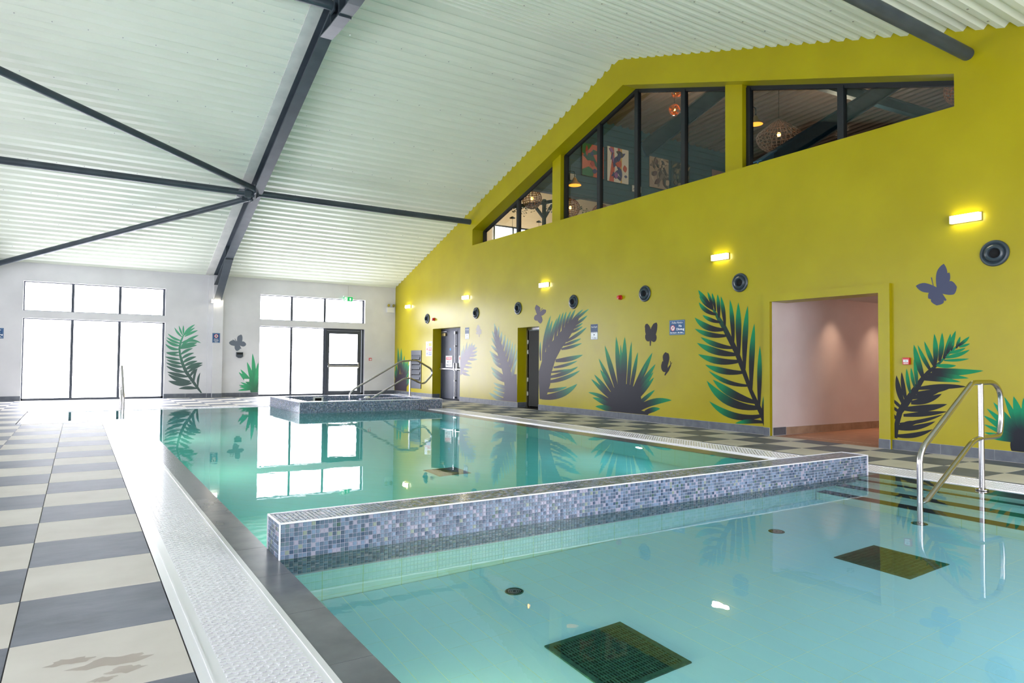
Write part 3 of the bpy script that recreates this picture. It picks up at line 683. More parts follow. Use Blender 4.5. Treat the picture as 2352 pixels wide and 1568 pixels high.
# ================================================================ WINDOWS AND GLAZED DOOR (far wall)
def pane_box(mb, x0, x1, z0, z1, y): mb.box((x0, y, z0), (x1, y+.02, z1))
def window(n, x0, x1, mull, with_door=False, label=''):
    y = D+.10; t = thing('window_%d' % n, label, 'window', (x0, y, 0)); t['kind'] = 'structure'
    del t['category']
    f = .045
    for (z0, z1, nm) in ((Z2, Z1, 'upper'), (0, Z3, 'lower')):
        mb = MB(); xs = [x0] + mull + [x1]
        mb.box((0, 0, z0), (x1-x0, .06, z0+.06 if nm == 'lower' else z0+.02)); mb.box((0, 0, z1-.025), (x1-x0, .06, z1)); mb.box((0, 0, z0), (.03, .06, z1)); mb.box((x1-x0-.06, 0, z0), (x1-x0, .06, z1))
        mb.build('frame', frame, t)
        for xm in mull: MB().box((xm-x0-.034, -.01, z0+.02), (xm-x0+.034, .07, z1-.02)).build('mullion', frame, t)
        for a, b in zip(xs[:-1], xs[1:]):
            if with_door and nm == 'lower' and b == x1: continue
            mb = MB(); mb.box((a-x0+.02, .025, z0+.03), (b-x0-.02, .045, z1-.02)); mb.build('pane', panem, t)
    # white sill board and head
    MB().box((-.02, -.098, Z2-.006), (x1-x0+.02, -.0, Z2+.006)).build('sill', white, t)
    return t
window(1, XA0, XA1, [-.17, .963], label='left glazed bay of six frosted panes in the white wall')
window(2, XB0, XB1, [5.785, 6.862], True, 'right glazed bay with five frosted panes beside the exit door')
# glazed exit door
dx0, dx1 = 6.89, 8.12; y = D+.06
t = thing('door_1', 'anthracite framed glazed exit door with a push bar', None, (dx0, y, 0)); t['kind'] = 'structure'
w_ = dx1-dx0; f = .085
MB().slab([(0, 0), (w_, 0), (w_, 2.2), (0, 2.2)], [[(.045, .04), (w_-.045, .04), (w_-.045, 2.15), (.045, 2.15)]], lambda p: (p[0], 0, p[1]), lambda p: (p[0], .07, p[1])).build('door_frame', frame, t)
MB().slab([(.05, .045), (w_-.05, .045), (w_-.05, 2.145), (.05, 2.145)], [[(.13, .14), (w_-.13, .14), (w_-.13, .96), (.13, .96)], [(.13, 1.04), (w_-.13, 1.04), (w_-.13, 2.04), (.13, 2.04)]], lambda p: (p[0], -.012, p[1]), lambda p: (p[0], .045, p[1])).build('door_leaf', frame, t)
MB().box((.12, .02, .13), (w_-.12, .03, .97)).build('pane', panem, t); MB().box((.12, .02, 1.03), (w_-.12, .03, 2.05)).build('pane', panem, t)
b = MB().box((.07, -.06, .93), (w_-.07, -.03, .985)).build('push_bar', satin, t, bevel=.008)
for x in (.085, w_-.125): MB().box((x, -.07, .9), (x+.04, -.01, 1.08)).build('bracket', satin, b)
# glazed bays outside the view that light the hall
def side_bay(n, axis, c, a, b, label):
    t = thing('window_%d' % n, label, None, (0, 0, 0)); t['kind'] = 'structure'
    for z0, z1 in ((0.03, 2.2), (2.4, 3.2)):
        k = 3; 
        for i in range(k):
            p, q = a+(b-a)*i/k, a+(b-a)*(i+1)/k
            m_ = MB(); (m_.box((c-.01, p+.03, z0+.03), (c+.01, q-.03, z1-.03)) if axis == 'x' else m_.box((p+.03, c-.01, z0+.03), (q-.03, c+.01, z1-.03))); m_.build('pane', panes, t)
            m_ = MB(); (m_.box((c-.03, q-.03, z0), (c+.03, q+.03, z1)) if axis == 'x' else m_.box((q-.03, c-.03, z0), (q+.03, c+.03, z1))); m_.build('mullion', frame, t)
for i, (a, b) in enumerate(LB): side_bay(3+i, 'x', XL-.15, a, b, ('nearest', 'middle', 'farthest')[i] + ' glazed bay of the left side wall')
for i, (a, b) in enumerate(NB): side_bay(6+i, 'y', YN-.15, a, b, ('left', 'right')[i] + ' glazed bay of the wall behind the viewpoint')

# ================================================================ UPPER WINDOWS (yellow wall)
XF = W+.36
def tz(y): return 4.88 + (16.81-y)*.3133 if y > 10.5 else 4.85 + (y-4.23)*.3201
def upper_window(n, ya, yb, mull, label):      # ya > yb
    t = thing('window_%d' % n, label, None, (XF, ya, SILL)); t['kind'] = 'structure'
    L0 = lambda p: (0, p[0]-ya, p[1]-SILL)
    ys = [ya] + mull + [yb]
    if ya > 10.5 > yb: brk = [10.5]
    else: brk = []
    path = sorted([ya] + brk + [yb], reverse=True)
    for i in range(len(path)-1):
        a, b = path[i], path[i+1]
        MB().prism([(a, tz(a)-.07), (b, tz(b)-.07), (b, tz(b)+.02), (a, tz(a)+.02)], lambda p: (-.005, p[0]-ya, p[1]-SILL), lambda p: (.07, p[0]-ya, p[1]-SILL)).build('head_frame', bframe, t)
    MB().box((-.005, yb-ya, 0), (.07, 0, .05)).build('sill_frame', bframe, t)
    for yy, wd in [(ya-.04, .08), (yb+.03, .06)] + [(m, .1) for m in mull]:
        MB().prism([(yy-wd/2, SILL), (yy+wd/2, SILL), (yy+wd/2, tz(yy+wd/2)-.03), (yy-wd/2, tz(yy-wd/2)-.03)], lambda p: (-.02, p[0]-ya, p[1]-SILL), lambda p: (.07, p[0]-ya, p[1]-SILL)).build('mullion', bframe, t)
    for a, b in zip(ys[:-1], ys[1:]):
        pts = [(a, SILL+.02), (b, SILL+.02), (b, tz(b)-.03)] + ([(10.5, tz(10.5)-.03)] if a > 10.5 > b else []) + [(a, tz(a)-.03)]
        MB().prism(pts, lambda p: (.03, p[0]-ya, p[1]-SILL), lambda p: (.034, p[0]-ya, p[1]-SILL)).build('pane', glassm, t)
upper_window(8, 16.81, 13.29, [14.99], 'lowest stepped window at the left end of the yellow wall')
upper_window(9, 12.96, 8.07, [11.68, 10.47, 9.17], 'four pane window under the ridge of the yellow wall')
upper_window(10, 7.705, 4.23, [5.975], 'two pane window at the right, narrowing to the end')

# ---- room behind the upper windows
RX0, RX1 = XF+.01, 26
struct('floor_upper', MB().box((RX0, 3.0, 4.2), (RX1, 22.3, 4.32)), brownc, 'dark floor of the restaurant behind the upper windows')
struct('wall_upper_far', MB().box((RX0, 22.3, 4.2), (RX1, 22.5, 9.5)), creamw, 'cream far wall of the upper restaurant')
struct('wall_upper_right', MB().box((RX1, 2.8, 4.2), (RX1+.1, 22.5, 12)), teal, 'teal side wall of the upper restaurant')
struct('wall_upper_near', MB().box((RX0, 2.8, 4.2), (RX1, 2.9, 12)), teal, 'teal near wall of the upper restaurant')
mb = MB(); k = 0; pr = []
x = RX0
while x < RX1: pr += [(x, 0), (x+.12, 0), (x+.17, .07), (x+.25, .07), (x+.3, 0)]; x += .3
zc = lambda y: 8.5 + (y-16)*(-.06)
vs = [(px_, yy, zc(yy)+dz) for px_, dz in pr for yy in (2.8, 22.4)]
fs = [(2*i, 2*i+1, 2*i+3, 2*i+2) for i in range(len(pr)-1)]
struct('ceiling_upper', MB().add(vs, fs), brownc, 'brown corrugated ceiling of the upper restaurant')
# shell outside the upper room (keeps daylight out above the hall roof)
struct('wall_upper_left', MB().slab([(2.8, 4.45), (22.5, 4.45), (22.5, 12), (2.8, 12)], [[(16.9, 4.5), (16.9, 4.95), (10.5, 6.95), (4.1, 4.95), (4.1, 4.5)]], wx(XF+.08), wx(XF+.1)), teal, 'teal inner lining round the upper windows')
struct('wall_upper_bulkhead', MB().box((RX0+.1, 16.0, 6.08), (RX1, 16.2, 9.5)), teal, 'teal clad bulkhead wall hung with pictures')
mb = MB()
for i in range(12): mb.bar((RX0+.1, 15.99, 6.15+i*.2), (RX1, 15.99, 6.15+i*.2), .012, .012)
struct('trim_12', mb, tealb, 'thin cladding joints on the teal bulkhead')
# window light at the far end of the upper room
t = thing('window_11', 'bright far window of the upper restaurant', None, (onY(22.27, 1150, 540).x, 22.27, onY(22.27, 1150, 530).z-1.35)); t['kind'] = 'structure'
MB().box((-.3, 0, 0), (2.2, .01, 1.5)).build('pane', panem, t)
for x in (-.3, .55, 1.4, 2.2): MB().box((x-.03, -.04, 0), (x+.03, 0, 1.5)).build('mullion', bframe, t)
MB().box((-.35, -.05, 1.5), (2.25, 0, 1.56)).build('head_frame', bframe, t)
def pic(label, u0, v0, u1, v1, bg, shapes, group=None):
    a = onY(15.95, u0, v0); b = onY(15.95, u1, v1); w_, h_ = b.x-a.x, a.z-b.z
    t = thing('picture', label, 'picture', (a.x, 15.97, b.z))
    MB().box((0, -.03, 0), (w_, 0, h_)).build('canvas', mat('canvas_paint', bg, .7), t)
    for k, (col, pts) in enumerate(shapes):
        MB().prism([(x*w_, z*h_) for x, z in pts], lambda p: (p[0], -.031-.0015*k, p[1]), lambda p: (p[0], -.03, p[1])).build('painted_shape', mat('canvas_colour', col, .7), t)
def leafs(seed, cols, n):
    r = random.Random(seed); out = []
    for i in range(n):
        cx, cz = r.uniform(.1, .9), r.uniform(.1, .9); L_2 = r.uniform(.15, .4); a = r.uniform(0, 2*pi); wd = r.uniform(.03, .1); pts = []
        for k in range(7): s = k/6; pts.append((cx+cos(a)*L_2*(s-.5)-sin(a)*wd*sin(pi*s), cz+sin(a)*L_2*(s-.5)+cos(a)*wd*sin(pi*s)))
        for k in range(5, 0, -1): s = k/6; pts.append((cx+cos(a)*L_2*(s-.5)+sin(a)*wd*sin(pi*s), cz+sin(a)*L_2*(s-.5)-cos(a)*wd*sin(pi*s)))
        out.append((r.choice(cols), [(min(.99, max(.01, p[0])), min(.99, max(.01, p[1]))) for p in pts]))
    return out
pic('orange and green abstract leaf painting on the teal wall, leftmost of the row', 1337, 327, 1386, 411, (196, 92, 66),
    [((30, 104, 52), [(0, 1), (.45, 1), (.15, .62), (0, .7)]), ((30, 104, 52), [(0, .18), (.3, .3), (.55, .2), (.5, 0), (0, 0)]), ((206, 110, 80), [(.0, .2), (.35, .32), (.1, .6), (0, .6)]), ((30, 84, 70), [(.02, .62), (.4, .75), (.5, .85), (.95, .78), (.5, .68), (.95, .1), (.4, .5), (.25, .48)])] + leafs(1, [(50, 60, 110), (170, 60, 50), (40, 100, 60)], 5))
pic('painting of striped blue, pink and white blades on the teal wall', 1395, 335, 1443, 424, (216, 206, 196),
    [((196, 84, 60), [(.08, 0), (.2, .6), (.12, 1), (.3, 1), (.35, .5), (.3, 0)]), ((206, 160, 60), [(.62, 0), (.68, 0), (.68, 1), (.62, 1)]), ((196, 90, 80), [(.48, .4), (.6, .4), (.6, 1), (.48, 1)])] + leafs(22, [(50, 50, 110), (150, 90, 150), (60, 50, 50), (190, 80, 60), (50, 50, 110)], 20))
pic('brown and cream mottled painting on the teal wall', 1492, 358, 1535, 437, (166, 140, 122), leafs(23, [(60, 52, 56), (80, 66, 62), (190, 166, 146), (90, 60, 62), (120, 100, 92)], 38))
pic('dark canvas with pale stems beside the mottled painting', 1542, 369, 1584, 436, (28, 50, 58), leafs(24, [(110, 110, 86), (130, 110, 80), (20, 30, 36), (86, 80, 66)], 28))
pic('small pink patterned picture cut off by the sloping sill', 1636, 389, 1668, 430, (150, 110, 110), leafs(5, [(60, 80, 90), (190, 160, 150)], 7))
pic('small white card on the teal wall, above the orange dome lamp', 1309, 398, 1322, 415, (196, 186, 172), leafs(6, [(60, 60, 64)], 3))
pic('small white card low on the teal wall, behind the window mullion', 1452, 425, 1472, 443, (206, 204, 200), leafs(7, [(60, 70, 90)], 3))
# lamps of the restaurant
def pendant_ball(label, p, r, m, n=18, rows=13, squash=1, group=None, top=9.0, cone=False, b_es=1):
    t = thing('pendant_lamp', label, 'pendant lamp', p, 0, group)
    mb = MB()
    for i in range(1, rows):
        a = pi*i/rows; rr = r*sin(a); z = r*squash*cos(a)
        if cone and z > 0: rr = r*(1-(z/(r*squash))**1.1)
        mb.tube([(rr*cos(q), rr*sin(q), z) for q in [2*pi*k/24 for k in range(25)]], .0075, 4, cap=False)
    for k in range(n):
        q = 2*pi*k/n; pts = []
        for i in range(0, rows+1):
            a = pi*i/rows; rr = r*sin(a); z = r*squash*cos(a)
            if cone and z > 0: rr = r*(1-(z/(r*squash))**1.1)
            pts.append((rr*cos(q), rr*sin(q), z))
        mb.tube(pts, .0085, 4, cap=False)
    mb.build('woven_shade', m, t)
    MB().lathe([(.001, .05), (.03, .035), (.04, 0), (.03, -.04), (.001, -.055)], (0, 0, .02), (0, 0, 1), 12).build('bulb', bulb, t, smooth=True)
    MB().tube([(0, 0, .06), (0, 0, top-p[2])], .006, 6).build('cord', blackm, t)
P_ = onY(17.2, 1222, 457); pendant_ball('round rattan pendant lamp in the lowest stepped window', tuple(P_), .3, rattan, top=8.4)
P_ = onY(17.2, 1310, 478); pendant_ball('round rattan pendant lamp half hidden behind the yellow pier', tuple(P_), .3, rattan, top=8.4)
P_ = onY(17.2, 1380, 490); pendant_ball('round rattan pendant lamp sinking behind the sill under the ridge window', tuple(P_), .3, rattan, top=8.4)
P_ = onY(9.6, 1789, 311); pendant_ball('wide basket weave pendant lamp in the right hand window', tuple(P_), .49, rattanl, 26, 17, .78, top=8.95, cone=True)
P_ = onY(6.6, 2207, 207); pendant_ball('orange woven pendant lamp cut off at the right window end', tuple(P_), .30, rattan, top=8.9)
amber = mat('amber_glass', (150, 90, 40), .1, emit=(255, 110, 20), es=.25)
for lab, u, v, r in (('upper amber cut glass ball lamp beside the ridge window mullion', 1554, 214, .12), ('lower amber cut glass ball lamp beside the ridge window mullion', 1549, 252, .135)):
    P_ = onY(11.5, u, v); t = thing('glass_lamp', lab, 'pendant lamp', tuple(P_))
    bm = bmesh.new(); bmesh.ops.create_icosphere(bm, subdivisions=2, radius=r); 
    for f in list(bm.faces):
        if random.random() < .45: bm.faces.remove(f)
    me = bpy.data.meshes.new('glass_shade'); bm.to_mesh(me); bm.free(); me.materials.append(amber); link('glass_shade', me, t)
    MB().lathe([(.001, .05), (.03, 0), (.001, -.05)], (0, 0, 0), (0, 0, 1), 10).build('bulb', bulb, t)
    MB().tube([(0, 0, .1), (0, 0, 8.8-P_.z)], .006, 6).build('cord', blackm, t)
domey = mat('orange_dome', (200, 140, 40), .35)
domeg = mat('dome_inside', (255, 190, 80), .4, emit=(255, 150, 40), es=2.2)
for lab, yy, u, v, r in (('orange dome lamp under a small white card', 15.3, 1320, 424, .19), ('orange dome wall lamp at the left edge of the right hand window', 8.2, 1736, 283, .13)):
    P_ = onY(yy, u, v); t = thing('dome_lamp', lab, 'lamp', tuple(P_))
    MB().lathe([(.02, r*1.1), (r*.3, r*.9), (r*.45, r*.45), (r*.85, r*.15), (r, -.02)], (0, 0, 0), (0, 0, 1), 20).build('shade', domey, t, smooth=True)
    MB().lathe([(r*.96, -.02), (r*.4, r*.2), (.001, r*.25)], (0, 0, 0), (0, 0, 1), 20).build('reflector', domeg, t, smooth=True)
    MB().tube(arc([(0, 0, r*1.0), (0, 0, r*2.0), (0, .3, r*2.4), (0, .69, r*1.9)] if yy > 12 else [(0, 0, r*1.0), (0, 0, r*2.2), (-.06, .05, r*2.5), (-.1, .08, 8.9-P_.z)], .08), .01, 6).build('arm', blackm, t)
# timber-look posts with a garland of ivy
t = thing('post_frame', 'dark braced post and beam frame behind the lowest window', 'frame', (0, 19.0, 0))
def F(u, v, y=19.0): q = onY(y, u, v); return (q.x, q.y-19.0, q.z)
q_ = Vector(F(1250, 458)); MB().bar((q_.x, q_.y, 4.32), q_, .1, .1, up=(0, 1, 0)).build('post', tealb, t)
MB().bar(F(1250, 502), F(1232, 478), .08, .08, up=(0, 1, 0)).build('brace', tealb, t); MB().bar(F(1250, 502), F(1268, 470), .08, .08, up=(0, 1, 0)).build('brace', tealb, t)
MB().bar(F(1180, 475), F(1430, 440), .09, .12, up=(0, 0, 1)).build('beam', tealb, t)
mb = MB(); rr = random.Random(5)
for k in range(420):
    s = rr.random(); u = 1170+s*190; v = 470+10*sin(s*14)+rr.uniform(-8, 12)+ (14 if abs(u-1217) < 14 else 0)*rr.random() + (12 if u > 1318 else 0)
    p = Vector(onY(18.93+rr.uniform(-.1, .1), u, v)); d1 = Vector((rr.uniform(-1, 1), rr.uniform(-1, 1), rr.uniform(-1, 1))).normalized()*.045; d2 = d1.orthogonal().normalized()*.03
    mb.add([p-d1, p+d2, p+d1, p-d2], [(0, 1, 2, 3)])
tag(mb.build('ivy_garland', leafd), 'trailing ivy garland strung under the rattan lamps', 'garland', kind='stuff')
for lab, u, v in (('small pendant rose with thin cord above the bright far window', 1177, 500), ('small pendant rose with thin cord right of the first mullion', 1238, 509)):
    P_ = onY(20, u, v); t = thing('ceiling_rose', lab, 'lamp', tuple(P_)); MB().lathe([(.001, .05), (.03, .04), (.1, .0), (.1, -.02)], (0, 0, 0), (0, 0, 1), 14).build('rose', blackm, t, smooth=True); MB().tube([(0, 0, 0), (0, 0, -.6)], .006, 6).build('cord', blackm, t)
for lab, yy, p, q, wd in (('teal sloping beam seen through the ridge window', 11.5, (1478, 345), (1690, 180), .34), ('teal sloping beam rising through the right hand window', 7.2, (1745, 388), (2075, 178), .26), ('teal cross beam running down to the right in the last window pane', 9.5, (1880, 190), (2200, 285), .26)):
    A_ = onY(yy, *p); B_ = onY(yy, *q); t = thing('teal_beam', lab, 'beam', tuple(A_), 0, 'teal beams of the upper restaurant'); d_ = B_-A_
    MB().bar((0, 0, 0), tuple(d_), .12, wd*.08, up=(0, 1, 0)).bar((0, 0, 0), tuple(d_), wd*.1, wd, up=(0, 0, 1)).build('web', teal, t)
    n_ = Vector((d_.z, 0, -d_.x)).normalized()*(wd/2)
    for s_g in (-1, 1): MB().bar(tuple(n_*s_g), tuple(d_+n_*s_g), .16, .02, up=(n_.x, 0, n_.z)).build('flange', teal, t)
def area(name, loc, size, power, col, rot=(0, 0, 0), sy=None):
    l = bpy.data.lights.new(name, 'AREA'); l.energy = power; l.color = col; l.size = size
    if sy: l.shape = 'RECTANGLE'; l.size_y = sy
    o = bpy.data.objects.new(name, l); o.location = loc; o.rotation_euler = rot; COL.objects.link(o); return o
# warm point lights added to brighten the restaurant, without fittings
for k, (x, y, z, e_) in enumerate(((13, 12.5, 7.6, 150), (17, 10.5, 7.4, 130), (14.5, 19.5, 6.2, 330), (16, 5, 6.0, 60))):
    l = bpy.data.lights.new('restaurant_fill', 'POINT'); l.energy = e_; l.color = (1, .78, .55); l.shadow_soft_size = .2
    o = bpy.data.objects.new('restaurant_fill', l); o.location = (x, y, z); COL.objects.link(o)

# ================================================================ CORRIDOR
CX = 14.5
struct('floor_corridor', MB().box((W-.0, 3.2, -.12), (W+.34, 6.945, -.002)).box((W+.34, 3.2, -.12), (CX, 6.945, .001)), corrf, 'warm terracotta coloured corridor floor')
struct('wall_corridor_far', MB().box((W+.002, 6.938, 0), (CX, 7.05, 2.6)), corrw, 'plaster corridor wall washed by two downlights')
struct('wall_corridor_near', MB().box((W+.365, 3.1, 0), (CX, 3.2, 2.6)), corrw, 'near wall of the corridor')
struct('wall_corridor_end', MB().box((CX, 3.1, 0), (CX+.1, 7.05, 2.6)), corrw, 'end wall of the corridor')
ceilc = struct('ceiling_corridor', MB().box((W+.36, 3.1, 2.27), (CX, 7.05, 2.46)), white, 'white corridor ceiling with recessed downlights')
struct('wall_corridor_side', MB().box((W+.36, 3.1, 0), (W+.40, 5.2, 2.46)), corrw, 'inner face beside the corridor opening')
skirting('baseboard_corridor', [((W+.33, 6.931), (CX, 6.931))], 'beige tiled skirting of the corridor', corrs, .125)
for k, (x, y) in enumerate(((10.9, 6.62), (12.2, 6.6))):
    t = thing('downlight', ('recessed downlight near the pool opening' if k == 0 else 'recessed downlight at the right of the corridor'), 'downlight', (x, y, 2.27))
    MB().lathe([(.055, -.004), (.055, .0), (.04, -.006), (.035, .02)], (0, 0, 0), (0, 0, 1), 20).build('ring', chrome, t); MB().lathe([(.001, .004), (.036, .004)], (0, 0, 0), (0, 0, 1), 20).build('lens', downl, t)
    l = bpy.data.lights.new('downlight_beam', 'SPOT'); l.energy = 42; l.color = (1, .68, .46); l.spot_size = 1.5; l.spot_blend = 1; l.shadow_soft_size = .08
    o = bpy.data.objects.new('downlight_beam', l); o.location = (0, 0, -.02); o.parent = t; COL.objects.link(o)
l = bpy.data.lights.new('corridor_lamp', 'POINT'); l.energy = 16; l.color = (1, .6, .4); l.shadow_soft_size = .15
o = bpy.data.objects.new('corridor_lamp', l); o.location = (12.9, 5.0, 2.1); COL.objects.link(o)

# ================================================================ DOORS IN THE YELLOW WALL
a, b, z = door1; xd = W+.29
t = thing('door_2', 'dark grey fire door with panic bar, vertical bolt and warning notice', None, (xd, b, 0)); t['kind'] = 'structure'
wd = b-a
MB().box((0, -.06, 0), (.07, 0, z)).box((0, -wd, z-.06), (.07, 0, z)).box((0, -wd, 0), (.07, -wd+.05, z)).build('door_frame', doorm, t)
MB().box((.01, -1.06, .01), (.055, -.06, z-.06)).build('door_leaf', doorm, t); MB().box((.012, -wd+.05, .01), (.055, -1.064, z-.06)).build('door_leaf', doorm, t)
rod = MB().tube([(-.03, -1.0, .05), (-.03, -1.0, z-.12)], .014, 10).build('vertical_bolt', satin, t, smooth=True)
MB().box((-.05, -1.03, z-.18), (.01, -.97, z-.1)).box((-.05, -1.03, .03), (.01, -.97, .09)).box((-.045, -1.02, .55), (.01, -.98, .58)).box((-.045, -1.02, 1.6), (.01, -.98, 1.63)).build('bolt_guide', satin, rod)
bar = MB().box((-.085, -1.06, .90), (-.06, -.08, .935)).box((-.085, -1.7, .90), (-.06, -1.09, .935)).build('panic_bar', satin, t, bevel=.006)
for yy in (-.14, -1.0, -1.15): MB().prism([(yy-.035, .88), (yy+.035, .88), (yy+.02, 1.1), (yy-.02, 1.1)], lambda p: (-.07, p[0], p[1]), lambda p: (.01, p[0], p[1])).build('bracket', satin, bar)
MB().box((-.04, -.36, z-.22), (.01, -.12, z-.13)).build('door_closer', brassy, t); MB().bar((-.05, -.14, z-.09), (-.05, -.48, z-.09), .02, .012).build('closer_arm', satin, t)
MB().lathe([(.001, .003), (.042, .003), (.042, 0)], (.009, -.62, 1.52), (-1, 0, 0), 20).build('blue_disc', bodot, t)
for (yc, lab) in ((-.56, 1), (-1.42, 0)):
    n_ = MB().box((-.004, yc-.22, .97), (.009, yc+.22, 1.32)).build('notice', wprint, t)
    MB().box((-.006, yc-.18, 1.20), (-.004, yc+.18, 1.28)).build('red_band', rprint, n_)
    if lab:
        text('WARNING', .07, wprint, n_, (-.0065, yc, 1.24), (0, -1, 0), (0, 0, 1), width=.28); text('NOT A', .09, bprint, n_, (-.005, yc, 1.13), (0, -1, 0), (0, 0, 1), width=.24); text('FIRE EXIT', .09, bprint, n_, (-.005, yc, 1.035), (0, -1, 0), (0, 0, 1), width=.34)
# ajar door
a, b, z = door2
t = thing('door_3', 'narrow doorway with a dark panelled door standing ajar', None, (W+.27, b, 0)); t['kind'] = 'structure'
MB().box((0, -.05, 0), (.09, 0, z)).box((0, -(b-a), z-.05), (.09, 0, z)).build('door_frame', satin, t)
ang = math.radians(24); lf = MB(); c_, s2 = cos(ang), sin(ang); ln = .62
lf.bar((.05, -.06, z/2-.01), (.05+s2*ln, -.06-c_*ln, z/2-.01), .05, z-.08)
leaf = lf.build('door_leaf', mat('green_black_panel', (24, 26, 12), .35, spec=.3), t)
MB().tube([(.01+s2*ln, -.06-c_*ln, .04), (.01+s2*ln, -.06-c_*ln, z-.06)], .014, 6).build('edge_strip', chrome, leaf)
MB().tube([(.02, -.08, z-.06), (.0+s2*ln, -.06-c_*ln, z-.06)], .012, 6).build('edge_strip', chrome, leaf)
for zz in (.35, .7, 1.4, 1.65): MB().box((-.01, -.075, zz-.05), (.015, -.045, zz+.05)).build('hinge', wplas, t)
MB().box((.12, -.56, 1.0), (.2, -.46, 1.03)).build('lever_handle', chrome, leaf)
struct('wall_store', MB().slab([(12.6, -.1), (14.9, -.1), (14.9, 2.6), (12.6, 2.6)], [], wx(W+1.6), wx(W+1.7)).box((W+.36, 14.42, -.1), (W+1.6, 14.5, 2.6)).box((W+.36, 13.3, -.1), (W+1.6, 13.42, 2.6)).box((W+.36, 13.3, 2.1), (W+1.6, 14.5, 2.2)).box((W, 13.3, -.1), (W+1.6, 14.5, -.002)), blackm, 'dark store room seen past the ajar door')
struct('wall_plant_room', MB().box((W+.365, 17.3, -.05), (W+.4, 19.5, 2.5)).box((W, 17.47, -.1), (W+.36, 19.29, -.003)), doorm, 'dark backing behind the fire door')

# ================================================================ WALL FITTINGS (yellow wall)
def wall_light(label, loc, rz, L_=.345, H_=.095):
    t = thing('wall_light', label, 'wall light', loc, rz)   # local x = out of the wall
    MB().box((0, -L_/2, -H_/2-.004), (.022, L_/2, H_/2+.004)).build('back_plate', lampk, t, bevel=.003)
    o = MB().box((.022, -L_/2+.006, -H_/2), (.075, L_/2-.006, H_/2)).build('diffuser', lampw, t, bevel=.014)
    MB().box((.018, -L_/2, -H_/2-.002), (.074, -L_/2+.005, H_/2+.002)).build('end_cap', lampk, t)
for lab, yy in (('wall light near the white corner, above the first round vent', 21.145), ('wall light above the fire door side, second from the far corner', 17.11), ('wall light above the ajar doorway mural', 13.218), ('wall light left of the corridor opening, above the tall palm mural', 7.95), ('largest wall light, top right beside the near vent', 4.1)):
    wall_light(lab, (W, yy, 2.975), pi)
wall_light('wall light on the white pilaster under the rafter foot', (3.46, D-.16, 2.90), -pi/2, .28, .1)
VL = ('round air vent nearest the far corner', 'round air vent above the fire door, second from the corner', 'round air vent above the narrow ajar doorway', 'round air vent above the big feathery palm mural', 'round air vent right of the red alarm sounder', 'round air vent left of the corridor opening', 'largest round air vent at the right, under the near wall light')
for lab, yy in zip(VL, (19.692, 16.546, 14.394, 12.112, 9.831, 7.559, 3.799)):
    t = thing('air_vent', lab, 'air vent', (W, yy, 2.497), pi)
    MB().lathe([(.158, 0), (.160, .012), (.150, .026), (.132, .030), (.118, .018), (.106, .012)], (0, 0, 0), (1, 0, 0), 40).build('rim', ventm, t, smooth=True)
    MB().lathe([(.106, .0), (.110, .02), (.100, .042), (.082, .058), (.066, .062), (.058, .052), (.056, .0)], (0, 0, 0), Vector((1, .22, -.05)), 36).build('nozzle', ventm, t, smooth=True)
    MB().lathe([(.001, .012), (.057, .012)], (0, 0, 0), Vector((1, .22, -.05)), 24).build('throat', blackm, t)
for lab, yy, zz in (('red alarm sounder on the yellow wall, in the middle of the row of vents', 10.539, 2.475), ('red alarm sounder beside the vent over the fire door', 19.2, 2.452)):
    t = thing('alarm_sounder', lab, 'alarm', (W, yy, zz), pi)
    MB().lathe([(.05, 0), (.05, .025), (.042, .03)], (0, 0, 0), (1, 0, 0), 20, close=True).build('base', red, t, smooth=True)
    MB().lathe([(.04, .03), (.042, .06), (.036, .082), (.001, .085)], (0, 0, 0), (1, 0, 0), 20).build('horn', red, t, smooth=True)
def call_point(label, loc, rz):
    t = thing('call_point', label, 'fire call point', loc, rz)
    MB().box((0, -.046, -.046), (.04, .046, .046)).build('box', red, t, bevel=.004); MB().box((.04, -.032, -.018), (.043, .032, .02)).build('glass', wprint, t); MB().box((.043, -.014, -.002), (.0435, .014, .004)).build('mark', bprint, t)
    MB().box((.04, -.03, -.038), (.042, .03, -.03)).build('strip', wprint, t)
call_point('red fire call point on the yellow wall, right of the corridor opening', (W, 4.843, 1.191), pi)
call_point('red fire call point on the white wall, right of the exit door', (8.424, D, 1.2), -pi/2)
# louvred grille
t = thing('louvre_grille', 'tall grey louvred grille low on the yellow wall by the spa', 'grille', (W, 20.49, .88), pi)
MB().slab([(-.39, -.62), (.39, -.62), (.39, .62), (-.39, .62)], [[(-.32, -.36), (.32, -.36), (.32, .47), (-.32, .47)]], lambda p: (0, p[0], p[1]), lambda p: (.02, p[0], p[1])).build('face_plate', frame, t)
for k in range(5):
    zz = -.32+k*.165; MB().prism([(.0, zz+.15), (.045, zz+.03), (.045, zz), (.03, zz), (.0, zz+.13)], lambda p: (p[0], -.32, p[1]), lambda p: (p[0], .32, p[1])).build('louvre', frame, t)
MB().box((.001, -.32, -.36), (.004, .32, .47)).build('backing', blackm, t)
